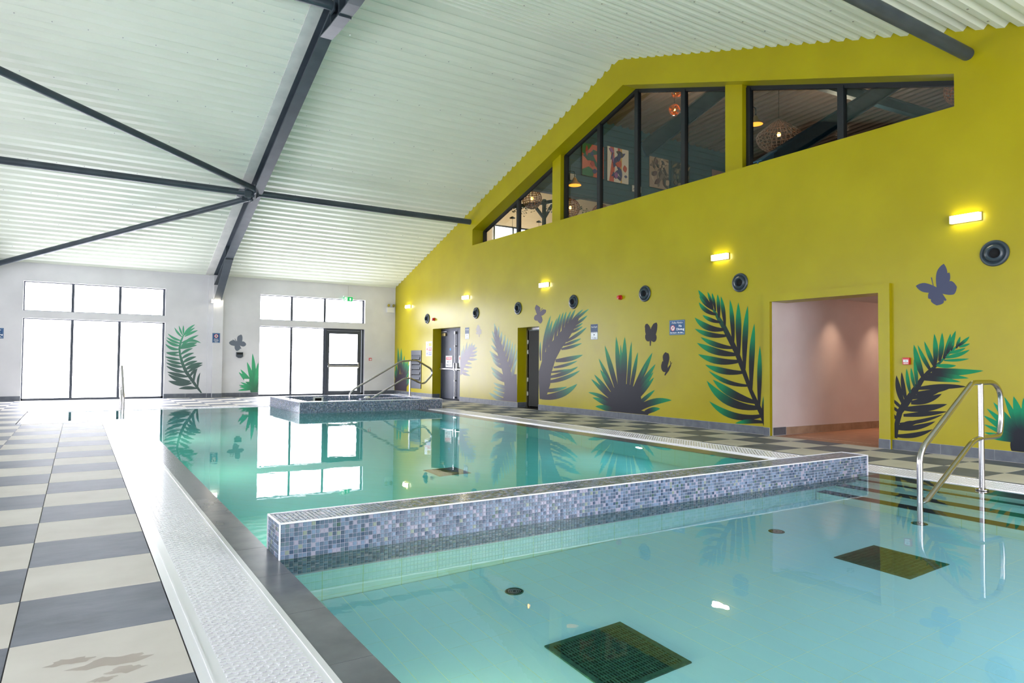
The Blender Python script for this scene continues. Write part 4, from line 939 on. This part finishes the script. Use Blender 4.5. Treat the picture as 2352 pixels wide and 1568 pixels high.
# signs on the yellow wall: local right = -y, up = z
def sign_board(label, loc, w_, h_, m, rz=pi, edge=None, name='sign'):
    t = thing(name, label, 'sign', loc, rz)
    if edge:
        MB().box((0, -w_/2, -h_/2), (.003, w_/2, h_/2)).build('board', m, t)
        MB().slab([(-w_/2+.012, -h_/2+.012), (w_/2-.012, -h_/2+.012), (w_/2-.012, h_/2-.012), (-w_/2+.012, h_/2-.012)], [[(-w_/2+.018, -h_/2+.018), (w_/2-.018, -h_/2+.018), (w_/2-.018, h_/2-.018), (-w_/2+.018, h_/2-.018)]], lambda p: (.003, p[0], p[1]), lambda p: (.0038, p[0], p[1])).build('border', edge, t)
    else: MB().box((0, -w_/2, -h_/2), (.003, w_/2, h_/2)).build('board', m, t)
    return t
RR = (0, 1, 0); UU = (0, 0, 1)      # in the sign's own frame, facing +x, reading direction +y
for lab, loc, rz in (('blue polite notice board reading No Diving on the yellow wall', (W, 8.985, 1.802), pi), ('blue notice board cut by the left picture edge, on the white wall', (-1.875, D-.001, 1.79), -pi/2)):
    t = sign_board(lab, loc, .385, .275, bluesign, rz, edge=signedge)
    text('Polite Notice', .05, wprint, t, (.004, .0, .088), RR, UU, width=.27, font_shear=.25); text('No', .058, wprint, t, (.004, .08, .026), RR, UU, bold=.0015); text('Diving', .058, wprint, t, (.004, .08, -.034), RR, UU, bold=.0015, width=.19)
    text('Be Smart - Be Safe...', .03, wprint, t, (.004, 0, -.096), RR, UU, width=.33, bold=.001)
    MB().lathe([(.001, .0042), (.046, .0042)], (0, -.105, -.01), (1, 0, 0), 28).build('white_disc', wprint, t)
    MB().lathe([(.054, .0052), (.044, .0052), (.044, .004), (.054, .004)], (0, -.105, -.01), (1, 0, 0), 28).build('red_ring', rprint, t)
    MB().bar((.0055, -.105-.034, -.044), (.0055, -.105+.034, .024), .001, .009, up=(0, 1, -1)).build('red_slash', rprint, t)
    MB().bar((.005, -.125, -.01), (.005, -.095, .014), .001, .008, up=(0, 1, -1)).bar((.005, -.105, .002), (.005, -.085, -.026), .001, .006, up=(0, 1, 1)).build('diver_figure', bprint, t)
for lab, yy, zz in (('blue and white pool depth sign reading 1.2m, right of the big feathery palm mural', 11.385, 1.80), ('pool depth sign beside the fire door, smaller in view', 17.06, 1.95)):
    t = sign_board(lab, (W, yy, zz), .235, .33, wprint, name='depth_sign')
    MB().box((.003, -.117, .0), (.0036, .117, .165)).build('blue_field', nprint, t)
    mb = MB()
    for k, zo in enumerate((.0, -.016)):
        pts = [(-.11+.22*i/20, zo+.006*sin(i*1.25)) for i in range(21)]
        for (p0, p1) in zip(pts[:-1], pts[1:]): mb.bar((.0042, p0[0], p0[1]), (.0042, p1[0], p1[1]), .001, .006 if k else .008, up=(0, 0, 1))
    mb.build('wave_line', wprint if 0 else nprint, t)
    MB().prism([(-.025, -.05), (.025, -.05), (0, -.085)], lambda p: (.003, p[0], p[1]), lambda p: (.004, p[0], p[1])).build('arrow', bprint, t)
    text('Pool Depth', .05, wprint, t, (.004, 0, .105), RR, UU, width=.19, font_shear=.2); text('1.2m', .06, nprint, t, (.004, 0, -.13), RR, UU, width=.13)
    MB().slab([(-.117, -.165), (.117, -.165), (.117, .165), (-.117, .165)], [[(-.111, -.159), (.111, -.159), (.111, .159), (-.111, .159)]], lambda p: (.003, p[0], p[1]), lambda p: (.0042, p[0], p[1])).build('border', nprint, t)
t = sign_board('white safety notice with yellow, red and blue panels left of the fire door', (W, 19.56, 1.54), .43, .46, wprint, name='safety_notice')
for k, m_ in enumerate((yprint, rprint, vprint)):
    MB().box((.003, -.02, .08-k*.14), (.0045, .19, .18-k*.14)).build('panel', m_, t)
    MB().lathe([(.001, .0045), (.04, .0045), (.04, .003)], (0, -.12, .13-k*.14), (1, 0, 0), 3 if k == 0 else 16).build('symbol', m_, t)
    mb = MB(); 
    for j in range(2): mb.box((.0046, .0, .145-k*.14-j*.03), (.005, .17, .155-k*.14-j*.03))
    mb.build('text_line', wprint if k else bprint, t)
# ---- white wall fittings; frame facing -y : rz = -pi/2
RW = -pi/2
t = sign_board('blue notice with a crossed-out camera on the white pilaster', (3.49, D-.162, 1.80), .215, .29, bluesign, RW, edge=signedge)
MB().lathe([(.001, .004), (.045, .004)], (0, 0, .055), (1, 0, 0), 24).build('white_disc', wprint, t); MB().lathe([(.056, .005), (.044, .005), (.044, .0035), (.056, .0035)], (0, 0, .055), (1, 0, 0), 24).build('red_ring', rprint, t)
MB().box((.0045, -.026, .038), (.0055, .026, .07)).box((.0045, -.01, .07), (.0055, .01, .078)).build('camera_symbol', bprint, t)
for k, s in enumerate(('Cameras or', 'photography', 'not allowed', 'Thank you')): text(s, .026, wprint, t, (.004, 0, -.03-k*.03), RR, UU, bold=.0008, width=(.12, .14, .13, .08)[k])
t = thing('exit_sign', 'green running man exit sign hanging above the exit door', 'exit sign', (7.59, D-.08, 3.21), RW)
MB().box((-.079, -.15, .075), (.03, .15, .1)).build('bracket', wplas, t); MB().box((.01, -.15, -.075), (.02, .15, .075)).build('blade', exitg, t)
MB().box((.0205, -.13, -.06), (.0212, -.03, .06)).build('doorway_symbol', exitw, t)
mb = MB(); mb.lathe([(.001, .022), (.012, .022)], (0, -.07, .035), (1, 0, 0), 10); mb.bar((.0222, -.075, .02), (.0222, -.085, -.015), .001, .016, up=(0, 1, 0)); mb.bar((.0222, -.085, -.015), (.0222, -.06, -.045), .001, .009, up=(0, 1, 0)); mb.bar((.0222, -.085, -.015), (.0222, -.11, -.04), .001, .009, up=(0, 1, 0)); mb.bar((.0222, -.075, .015), (.0222, -.05, .0), .001, .007, up=(0, 1, 0)); mb.build('running_man', exitg, t)
MB().prism([(.03, 0), (.07, .045), (.11, 0), (.085, 0), (.085, -.045), (.055, -.045), (.055, 0)], lambda p: (.0205, p[0], p[1]), lambda p: (.0215, p[0], p[1])).build('arrow', exitw, t)
MB().tube([(.015, 0, .1), (.015, 0, .45)], .006, 6).build('suspension_rod', satin, t)
t = thing('emergency_light', 'twin spot emergency light on the white wall in the corner', 'emergency light', (9.13, D, 2.93), RW)
MB().box((0, -.14, -.1), (.08, .14, .08)).build('housing', wplas, t, bevel=.01)
for s in (-1, 1):
    o = MB().lathe([(.001, -.05), (.03, -.045), (.052, 0), (.055, .03), (.05, .034)], (.06, s*.09, .15), (1, 0, -.2), 20).build('spot_head', satin, t, smooth=True)
    MB().lathe([(.001, .03), (.048, .03)], (.06, s*.09, .15), (1, 0, -.2), 20).build('lens', chrome, o); MB().tube([(.04, s*.09, .07), (.05, s*.09, .12)], .012, 8).build('stem', satin, o)
t = thing('wall_speaker', 'small black wall box under the grey butterfly', 'box', (4.19, D, 1.29), RW)
MB().prism([(-.1, .09), (.1, .09), (.1, -.04), (.04, -.085), (-.04, -.085), (-.1, -.04)], lambda p: (0, p[0], p[1]), lambda p: (.07, p[0], p[1])).build('body', ventm, t, bevel=.006); MB().box((.07, -.085, .02), (.073, .085, .07)).build('window_slot', blackm, t)
t = thing('wall_socket', 'white double wall socket beside the green bush mural', 'socket', (4.42, D, .51), RW)
MB().box((0, -.075, -.045), (.012, .075, .045)).build('plate', wplas, t, bevel=.003); MB().box((.012, -.05, -.02), (.014, -.02, .02)).box((.012, .02, -.02), (.014, .05, .02)).build('switch', wprint, t)

# ================================================================ MURALS (sprayed on the walls)
GREEN = (0, 128, 78); DARK = (24, 24, 30)
def mix(a, b, t): t = max(0, min(1, t)); return tuple(a[i]*(1-t)+b[i]*t for i in range(3))
class Mural:
    def __init__(s, name, label, cat, conv, plane, tip=GREEN, base=DARK, t0=.35, t1=.75, eps=.0012):
        s.n, s.l, s.cat, s.conv, s.plane, s.tip, s.base, s.t0, s.t1, s.eps = name, label, cat, conv, plane, tip, base, t0, t1, eps
        s.v = []; s.f = []; s.c = []; s.k = 0
    def pt(s, x, y):
        ox, oy, sc_ = s.conv; u, v = ox+x/sc_, oy+y/sc_; d = s.eps + .00004*s.k
        if s.plane[0] == 'x': p = onX(s.plane[1], u, v); return (s.plane[1]-d, min(max(p.y, s.plane[2]), s.plane[3]), max(p.z, .135))
        p = onY(s.plane[1], u, v); return (min(max(p.x, s.plane[2]), s.plane[3]), s.plane[1]-d, max(p.z, .135))
    def strip(s, L_, R_, cols):
        n = len(s.v); m = len(L_)
        for a, b, c in zip(L_, R_, cols): s.v += [s.pt(*a), s.pt(*b)]; s.c += [c, c]
        for i in range(m-1): s.f.append((n+2*i, n+2*i+1, n+2*i+3, n+2*i+2))
        s.k += 1
    def leaf(s, base, tip, w_, bend=0, t0=None, t1=None, tipc=None, pk=.45, n=12, neck=.25):
        bx_, by_ = base; tx, ty = tip; dx, dy = tx-bx_, ty-by_; L_ = sqrt(dx*dx+dy*dy) or 1; px_, py_ = -dy/L_, dx/L_
        cx, cy = (bx_+tx)/2+px_*bend*L_, (by_+ty)/2+py_*bend*L_
        A, B, C = [], [], []; t0 = s.t0 if t0 is None else t0; t1 = s.t1 if t1 is None else t1
        for i in range(n+1):
            t = i/n; x = bx_*(1-t)**2+2*cx*t*(1-t)+tx*t*t; y = by_*(1-t)**2+2*cy*t*(1-t)+ty*t*t
            gx = 2*(1-t)*(cx-bx_)+2*t*(tx-cx); gy = 2*(1-t)*(cy-by_)+2*t*(ty-cy); g = sqrt(gx*gx+gy*gy) or 1
            ww = w_/2*((neck + (1-neck)*sin(pi/2*t/pk)) if t < pk else cos(pi/2*(t-pk)/(1-pk))**.8 if t < 1 else 0)
            A.append((x-gy/g*ww, y+gx/g*ww)); B.append((x+gy/g*ww, y-gx/g*ww)); C.append(mix(s.base, tipc or s.tip, (t-t0)/(t1-t0)))
        s.strip(A, B, C)
    def line(s, pts, ws, cols=None):
        A, B, C = [], [], []
        for i, (x, y) in enumerate(pts):
            q = pts[min(i+1, len(pts)-1)]; r = pts[max(i-1, 0)]; gx, gy = q[0]-r[0], q[1]-r[1]; g = sqrt(gx*gx+gy*gy) or 1; ww = ws[i]/2
            A.append((x-gy/g*ww, y+gx/g*ww)); B.append((x+gy/g*ww, y-gx/g*ww)); C.append(cols[i] if cols else s.base)
        s.strip(A, B, C)
    def disc(s, x, y, rx, ry, col=None, rot=0, n=20):
        A, B, C = [], [], []
        for i in range(n+1):
            a = pi*i/n; p = (cos(a)*rx, sin(a)*ry); 
            f = lambda q: (x+q[0]*cos(rot)-q[1]*sin(rot), y+q[0]*sin(rot)+q[1]*cos(rot))
            A.append(f(p)); B.append(f((p[0], -p[1]))); C.append(col or s.base)
        s.strip(A, B, C)
    def done(s):
        me = bpy.data.meshes.new(s.n); me.from_pydata(s.v, [], s.f); me.materials.append(mural)
        at = me.attributes.new('paint', 'FLOAT_COLOR', 'POINT')
        for i, c in enumerate(s.c): at.data[i].color = lin(c)
        for i, p in enumerate(me.polygons):
            if (s.plane[0] == 'x' and p.normal.x > 0) or (s.plane[0] == 'y' and p.normal.y > 0): p.flip()
        o = link(s.n, me); return tag(o, s.l, s.cat, GROUPS.get(s.n))
FAR = ('y', D, 2.13, 4.77)
m = Mural('palm_mural', 'painted green palm frond on the white wall, right of the left window bay', 'mural', (0, 600, 3.7935), FAR, (84, 160, 122), (82, 104, 100), .5, 1.6)
spine = [(1755, 1150), (1720, 1100), (1680, 1045), (1620, 960), (1590, 890), (1570, 820), (1563, 760), (1575, 700), (1600, 640)]
gr = lambda y: mix((86, 164, 128), (78, 98, 94), (y-640)/320)
m.line(spine, [16, 22, 26, 30, 26, 20, 18, 18, 10], [gr(p[1]) for p in spine])
for b, t_, w_, bd in [((1720, 1108), (1555, 1110), 30, -.08), ((1670, 1060), (1465, 1040), 42, .12), ((1660, 1045), (1463, 982), 38, .14), ((1640, 1005), (1456, 962), 34, .05), ((1615, 965), (1447, 910), 30, .1), ((1600, 920), (1445, 880), 28, .1), ((1585, 890), (1450, 855), 26, .08), ((1570, 855), (1437, 830), 24, .05), ((1568, 820), (1447, 798), 18, .05), ((1562, 790), (1445, 792), 22, .1), ((1562, 765), (1440, 718), 26, .22), ((1570, 735), (1447, 683), 26, .16), ((1575, 715), (1450, 660), 22, .1), ((1580, 690), (1462, 628), 20, .15), ((1588, 660), (1520, 575), 18, .1), ((1592, 645), (1558, 558), 16, .05), ((1598, 635), (1597, 556), 16, 0),
    ((1600, 640), (1700, 549), 22, -.1), ((1603, 645), (1700, 577), 20, -.05), ((1608, 655), (1725, 600), 22, -.05), ((1575, 715), (1752, 712), 24, -.28), ((1580, 735), (1732, 642), 26, -.1), ((1570, 750), (1720, 708), 34, -.05), ((1570, 760), (1718, 730), 30, -.06), ((1570, 815), (1682, 757), 24, -.12), ((1580, 850), (1692, 797), 24, -.12), ((1590, 885), (1712, 830), 28, -.12), ((1598, 915), (1722, 868), 28, -.1), ((1612, 945), (1768, 884), 34, -.1), ((1625, 975), (1768, 900), 24, -.1), ((1650, 1010), (1720, 935), 24, -.14), ((1690, 1065), (1722, 930), 22, -.18), ((1725, 1095), (1745, 968), 20, -.14)]:
    m.tip = m.base = gr((b[1]+t_[1])/2); m.leaf(b, t_, w_, -bd*1.2 if t_[0] < b[0] else bd)
m.done()
m = Mural('bush_mural', 'painted green spiky bush on the white wall beside the right window bay', 'mural', (0, 600, 3.7935), ('y', D, 2.13, 4.765), (70, 170, 120), (60, 110, 84), .0, .7)
m.disc(2222, 1105, 45, 70)
for t_ in ((2200, 800), (2152, 875), (2250, 880), (2095, 940), (2080, 965), (2095, 1053), (2080, 1077), (2085, 1093), (2073, 1125), (2248, 950)): m.leaf((2215, 1110), t_, 38 if t_[1] < 1000 else 22, .03)
m.line([(2160, 1165), (2252, 1165)], [30, 30]); m.done()
YW = ('x', W, 19.3, D)
m = Mural('bush_mural', 'painted dark spiky bush in the far corner of the yellow wall', 'mural', (900, 660, 4.52), ('x', W, 19.35, D-.01), (44, 134, 84), (56, 48, 58), .3, .85)
m.line([(95, 900), (90, 960), (92, 1010), (92, 1080)], [70, 115, 128, 122])
for t_, b in (((65, 622), (75, 930)), ((98, 628), (95, 930)), ((132, 705), (110, 930)), ((45, 800), (60, 960)), ((170, 752), (125, 960)), ((182, 790), (135, 970)), ((176, 880), (130, 1000)), ((182, 930), (140, 1010)), ((180, 960), (140, 1040)), ((36, 860), (50, 980)), ((150, 760), (120, 930))): m.leaf(b, t_, 26, 0)
m.done()
C3 = (900, 660, 4.52)
m = Mural('palm_mural', 'small palm painted just right of the fire door, window sheen put into its pale colour', 'mural', C3, ('x', W, 14.5, 17.46), (150, 176, 152), (146, 138, 150), .5, 1.1)  # pale tones stand in for sheen washing out darker paint
m.line([(706, 905), (740, 800), (790, 700), (840, 620)], [30, 50, 60, 30])
for b, t_ in [((715, 870), (725, 640)), ((720, 850), (745, 600)), ((745, 780), (780, 565)), ((770, 740), (810, 580)), ((800, 690), (835, 570)), ((815, 660), (862, 590)), ((820, 650), (885, 622)), ((810, 690), (890, 660)), ((800, 715), (886, 700)), ((780, 745), (890, 745)), ((760, 780), (832, 790)), ((740, 820), (835, 830)), ((715, 880), (815, 915)), ((730, 860), (800, 872))]: m.leaf(b, t_, 26, .04)
m.done()
m = Mural('feather_mural', 'tall grey feathery palm painted left of the ajar doorway', 'mural', C3, ('x', W, 14.415, 17.2), (136, 172, 146), (84, 78, 90), .3, .85)
m.line([(1225, 1200), (1235, 1060), (1205, 920), (1165, 780), (1120, 640), (1085, 500), (1072, 400)], [150, 120, 90, 80, 70, 50, 14])
for b, t_, w_ in [((1230, 1190), (1010, 1092), 46), ((1235, 1130), (1050, 1068), 40), ((1240, 1080), (1058, 1033), 36), ((1240, 1045), (1055, 988), 36), ((1200, 980), (1040, 878), 40), ((1190, 940), (1030, 825), 40), ((1160, 840), (1045, 738), 34), ((1150, 790), (1028, 690), 32), ((1130, 740), (1014, 658), 28), ((1120, 690), (1028, 598), 28), ((1105, 640), (1033, 520), 26), ((1090, 580), (1040, 450), 24), ((1080, 520), (1065, 370), 22),
    ((1095, 560), (1110, 400), 22), ((1115, 620), (1142, 455), 24), ((1140, 690), (1176, 488), 26), ((1160, 750), (1206, 518), 26), ((1180, 800), (1230, 538), 26), ((1200, 860), (1256, 560), 26), ((1215, 900), (1282, 580), 28), ((1235, 960), (1300, 640), 28), ((1250, 1020), (1302, 740), 30)]: m.leaf(b, t_, w_, -.12 if t_[1] > 650 else .03, neck=.6)
m.line([(1270, 1200), (1275, 1050), (1280, 900)], [60, 56, 30]); m.done()
m = Mural('feather_mural', 'big dark feathery palm painted right of the ajar doorway', 'mural', C3, ('x', W, 10.9, 13.46), (40, 132, 90), (44, 40, 50), .3, .85)
m.line([(1565, 1160), (1580, 1000), (1590, 880), (1640, 720), (1710, 600), (1790, 500), (1860, 400), (1930, 320)], [60, 130, 130, 130, 120, 110, 90, 30])
for b, t_, w_, bd in [((1545, 760), (1545, 560), 20, .05), ((1570, 760), (1650, 288), 40, .06), ((1610, 660), (1668, 338), 34, .05), ((1640, 620), (1717, 315), 34, .05), ((1690, 560), (1750, 268), 32, .04), ((1730, 500), (1783, 252), 28, .04), ((1770, 460), (1812, 248), 28, .04), ((1800, 420), (1860, 243), 28, .05), ((1830, 400), (1905, 228), 28, .04), ((1850, 380), (1986, 226), 26, .04), ((1870, 370), (2048, 222), 28, .04),
    ((1880, 400), (2032, 288), 28, -.05), ((1870, 430), (1984, 368), 26, -.05), ((1850, 470), (1985, 402), 26, -.06), ((1810, 560), (2024, 413), 34, -.06), ((1780, 600), (1966, 528), 30, -.05), ((1760, 640), (1975, 578), 32, -.05), ((1700, 760), (1985, 698), 50, -.08), ((1680, 830), (1930, 760), 30, -.08), ((1650, 880), (1862, 846), 26, -.04), ((1640, 930), (1936, 820), 40, -.1), ((1620, 980), (1956, 860), 42, -.12), ((1560, 1070), (1822, 1030), 40, -.1), ((1560, 1140), (1926, 1000), 72, -.2)]: m.leaf(b, t_, w_, -bd if 0 else bd*-1, neck=.6)
m.done()
C4 = (1340, 620, 3.92)
m = Mural('bush_mural', 'painted dark spiky bush in the middle of the yellow wall, under two butterflies', 'mural', C4, ('x', W, 7.2, 11.6), GREEN, (30, 32, 42), .25, .8)
m.disc(372, 1175, 150, 150); m.line([(250, 1262), (420, 1280), (585, 1302)], [70, 90, 40])
for b, t_, w_ in [((330, 1060), (295, 597), 44), ((300, 1070), (193, 678), 44), ((350, 1040), (335, 670), 30), ((362, 1060), (373, 600), 52), ((400, 1090), (433, 640), 32), ((430, 1060), (490, 738), 34), ((455, 1090), (622, 742), 50), ((490, 1040), (565, 850), 20), ((470, 1110), (650, 845), 44), ((480, 1140), (632, 915), 36), ((490, 1150), (637, 965), 36), ((480, 1220), (645, 1078), 36), ((270, 1080), (138, 795), 34), ((270, 1100), (152, 895), 40), ((250, 1130), (98, 940), 36), ((245, 1150), (70, 980), 36)]: m.leaf(b, t_, w_, 0, neck=.8)
for b, t_, w_, bd in [((260, 1200), (43, 1100), 36, .12), ((260, 1240), (82, 1147), 44, .1), ((300, 1290), (107, 1228), 50, .16), ((490, 1250), (797, 1172), 60, .16), ((560, 1285), (692, 1248), 46, .14)]: m.leaf(b, t_, w_, -bd if t_[0] > 400 else bd, neck=.9)
m.done()
m = Mural('palm_mural', 'tall dark palm frond with green tips painted left of the corridor opening', 'mural', C4, ('x', W, 7.075, 9.5), GREEN, (22, 22, 27), .38, .78)
m.line([(1640, 1405), (1610, 1300), (1560, 1200), (1510, 1090), (1440, 900), (1380, 740), (1330, 640), (1270, 520), (1215, 430), (1165, 350)], [30, 44, 40, 34, 40, 44, 46, 44, 36, 14], [mix((22, 22, 27), (20, 100, 66), max(0, i-6)/3) for i in range(10)])
for t_, b, w_, bd in [((1035, 180), (1165, 350), 44, -.05), ((1043, 232), (1170, 358), 26, .12), ((1040, 290), (1195, 400), 40, .2), ((1073, 405), (1235, 470), 36, .12), ((1003, 428), (1265, 535), 56, .22), ((1003, 528), (1290, 590), 46, .14), ((1055, 603), (1350, 700), 46, .12), ((1022, 655), (1380, 760), 60, .12), ((1033, 757), (1405, 820), 60, .14), ((1097, 852), (1440, 920), 56, .12), ((1128, 907), (1490, 1040), 40, .16), ((1165, 985), (1550, 1190), 70, .12), ((1110, 995), (1585, 1240), 76, .24), ((1133, 1180), (1610, 1310), 62, .24), ((1365, 1380), (1635, 1372), 40, .1),
    ((1118, 195), (1165, 345), 26, .04), ((1158, 205), (1190, 370), 26, .02), ((1208, 218), (1222, 430), 34, .02), ((1238, 235), (1275, 500), 36, .03), ((1320, 265), (1350, 660), 40, .03), ((1395, 290), (1400, 760), 52, 0), ((1480, 320), (1450, 890), 50, -.03), ((1540, 480), (1512, 1070), 50, -.03), ((1590, 680), (1582, 1240), 42, 0), ((1643, 1090), (1615, 1330), 40, .0)]:
    m.leaf(b, t_, w_, bd*(-1.15 if t_[0] < 1200 and t_[1] > 200 and t_[0] < b[0]-60 else 1), neck=.45, pk=.55)
m.done()
C9 = (1980, 740, 4.613)
m = Mural('palm_mural', 'dark palm frond with green tips painted right of the corridor opening', 'mural', C9, ('x', W, 3.0, 5.02), GREEN, (22, 24, 32), .3, .75)
m.line([(345, 1225), (365, 1080), (400, 950), (460, 860), (560, 720), (640, 600), (700, 530), (820, 430), (900, 350), (1000, 260), (1060, 215)], [60, 60, 64, 80, 70, 50, 40, 26, 24, 24, 12], [(22, 24, 32)]*7 + [(20, 70, 56), GREEN, GREEN, GREEN])
for t_, b, w_, bd in [((318, 810), (420, 910), 34, 0), ((318, 890), (400, 955), 32, 0), ((318, 962), (370, 1030), 30, 0), ((365, 560), (440, 870), 60, -.08), ((420, 525), (468, 830), 46, -.05), ((550, 235), (650, 590), 66, -.05), ((590, 240), (735, 520), 44, -.06), ((660, 200), (775, 480), 46, -.04), ((765, 120), (775, 450), 56, .06), ((848, 108), (820, 410), 54, .06), ((938, 118), (865, 385), 50, .06), ((993, 88), (900, 330), 52, .02), ((980, 188), (945, 300), 26, 0), ((1042, 150), (1000, 275), 34, 0), ((1140, 150), (1020, 250), 36, .05)]: m.leaf(b, t_, w_, bd, neck=.5, t0=(.9 if t_[0] < 430 else .1), t1=(2 if t_[0] < 430 else .6))
for t_, b, w_, bd in [((472, 488), (512, 750), 40, -.05), ((520, 480), (560, 690), 36, -.05), ((550, 390), (580, 660), 40, .04)]: m.leaf(b, t_, w_, bd, neck=.5, t0=-.2, t1=.6)
for t_, b, w_, bd in [((1145, 225), (1030, 260), 28, .05), ((1100, 270), (920, 325), 34, .08), ((1143, 290), (885, 372), 44, .1), ((1137, 385), (870, 402), 30, .05), ((1000, 458), (790, 455), 44, .06)]: m.leaf(b, t_, w_, bd, neck=.5, t0=-.6, t1=.2)
m.leaf((740, 520), (1290, 512), 80, .04, t0=.15, t1=.6, neck=.9, pk=.25); m.leaf((700, 560), (1135, 592), 60, -.02, t0=.3, t1=.7, neck=.9, pk=.3); m.leaf((650, 590), (1050, 632), 56, -.03, t0=.3, t1=.7, neck=.9, pk=.3)
for t_, b, w_, bd in [((1110, 682), (600, 700), 56, -.04), ((930, 700), (560, 750), 44, .04), ((820, 735), (520, 800), 60, .02), ((846, 757), (520, 850), 70, .12), ((905, 866), (450, 915), 74, .08), ((903, 945), (440, 985), 52, .02), ((860, 975), (400, 1075), 40, .08), ((780, 1048), (385, 1125), 54, .12), ((752, 1132), (365, 1200), 54, .14), ((600, 1060), (390, 1110), 60, -.1)]: m.leaf(b, t_, w_, bd, t0=2, t1=3, neck=.55)
m.done()
m = Mural('bush_mural', 'painted green spiky bush at the right picture edge, behind the handrail', 'mural', C9, ('x', W, 1.5, 4.4), (0, 136, 92), (22, 28, 38), .25, .7)
m.disc(1820, 1300, 250, 190); 
for t_, w_ in (((1505, 785), 70), ((1605, 782), 110), ((1710, 800), 90), ((1390, 845), 80), ((1320, 910), 70), ((1285, 985), 70), ((1290, 1080), 56), ((1290, 1165), 54), ((1300, 1210), 50), ((1830, 760), 100), ((1960, 790), 90), ((2080, 850), 90), ((2200, 950), 80), ((2280, 1050), 70), ((2300, 1160), 60)): m.leaf((1760+(t_[0]-1780)*.1, 1260), t_, w_, 0, neck=.8)
m.done()
def fly(label, conv, plane, c, wings, body, ants, col, eps=.0014, lobes=()):
    m = Mural('butterfly_mural', label, 'mural', conv, plane, col, col, eps=eps)
    for t_, w_, pk in wings: m.leaf(c, t_, w_, 0, pk=pk, neck=.35)
    for q in lobes: m.disc(q[0], q[1], q[2], q[3], None, q[4] if len(q) > 4 else 0)
    m.line([body[0], ((body[0][0]+body[1][0])/2, (body[0][1]+body[1][1])/2), body[1]], [body[2]*.5, body[2], body[2]*.4])
    for a in ants: m.line([body[0], a], [4, 6])
    m.done()
C5 = (1740, 440, 2.449)
fly('grey butterfly painted on the yellow wall below the largest wall light', C5, ('x', W, 2, 6), (1020, 555), [((1048, 405), 62, .6), ((1080, 455), 50, .6), ((890, 530), 52, .6), ((1008, 640), 74, .72), ((1122, 535), 78, .72), ((960, 600), 50, .6)], ((990, 535), (1060, 612), 26), [(978, 482), (945, 517)], (70, 74, 98))
fly('dark butterfly with raised wings painted left of the No Diving sign', C4, ('x', W, 8, 11), (605, 575), [((562, 485), 44, .7), ((660, 472), 44, .7), ((570, 620), 64, .6), ((645, 635), 66, .6)], ((606, 540), (603, 682), 20), [(598, 512), (616, 512)], (30, 27, 32), lobes=[(580, 548, 24, 66, -.12), (584, 602, 28, 40), (640, 542, 22, 70, .2), (634, 608, 26, 40)])
fly('dark butterfly seen from the side, painted above the bush mural', C4, ('x', W, 8, 11), (745, 885), [((737, 740), 50, .7), ((763, 755), 34, .7), ((712, 820), 40, .6), ((712, 905), 50, .5)], ((785, 855), (733, 948), 24), [(782, 820), (797, 832)], (28, 25, 30), lobes=[(742, 800, 24, 60), (730, 868, 30, 50), (760, 790, 14, 44)])
fly('grey butterfly painted above the big feathery palm', C3, ('x', W, 12, 15), (1530, 280), [((1502, 185), 52, .7), ((1600, 235), 46, .7), ((1482, 325), 44, .6), ((1545, 375), 52, .6)], ((1536, 250), (1510, 345), 18), [(1538, 205), (1565, 212)], (80, 70, 84), lobes=[(1510, 232, 18, 52, -.15), (1572, 262, 18, 40, .75), (1500, 318, 24, 26), (1542, 332, 20, 42)])
fly('butterfly painted beside the far depth sign, wall sheen put into its faint colour', C3, ('x', W, 15, 17.4), (905, 455), [((895, 385), 32, .6), ((875, 425), 30, .6), ((930, 440), 30, .6), ((880, 485), 36, .6), ((925, 485), 32, .6)], ((905, 430), (908, 515), 14), [], (166, 158, 150))  # colour lightened to imitate the sheen lying over this stretch of wall
fly('grey butterfly painted on the white wall above the black box', (0, 600, 3.7935), FAR, (2075, 715), [((2097, 640), 44, .65), ((1995, 708), 44, .65), ((2065, 780), 48, .65), ((2142, 722), 44, .65)], ((2060, 695), (2100, 762), 16), [(2025, 684), (2046, 674)], (106, 114, 126), lobes=[(2094, 682, 18, 44, .15), (2034, 718, 38, 17, .2), (2066, 744, 22, 36), (2118, 722, 26, 20)])
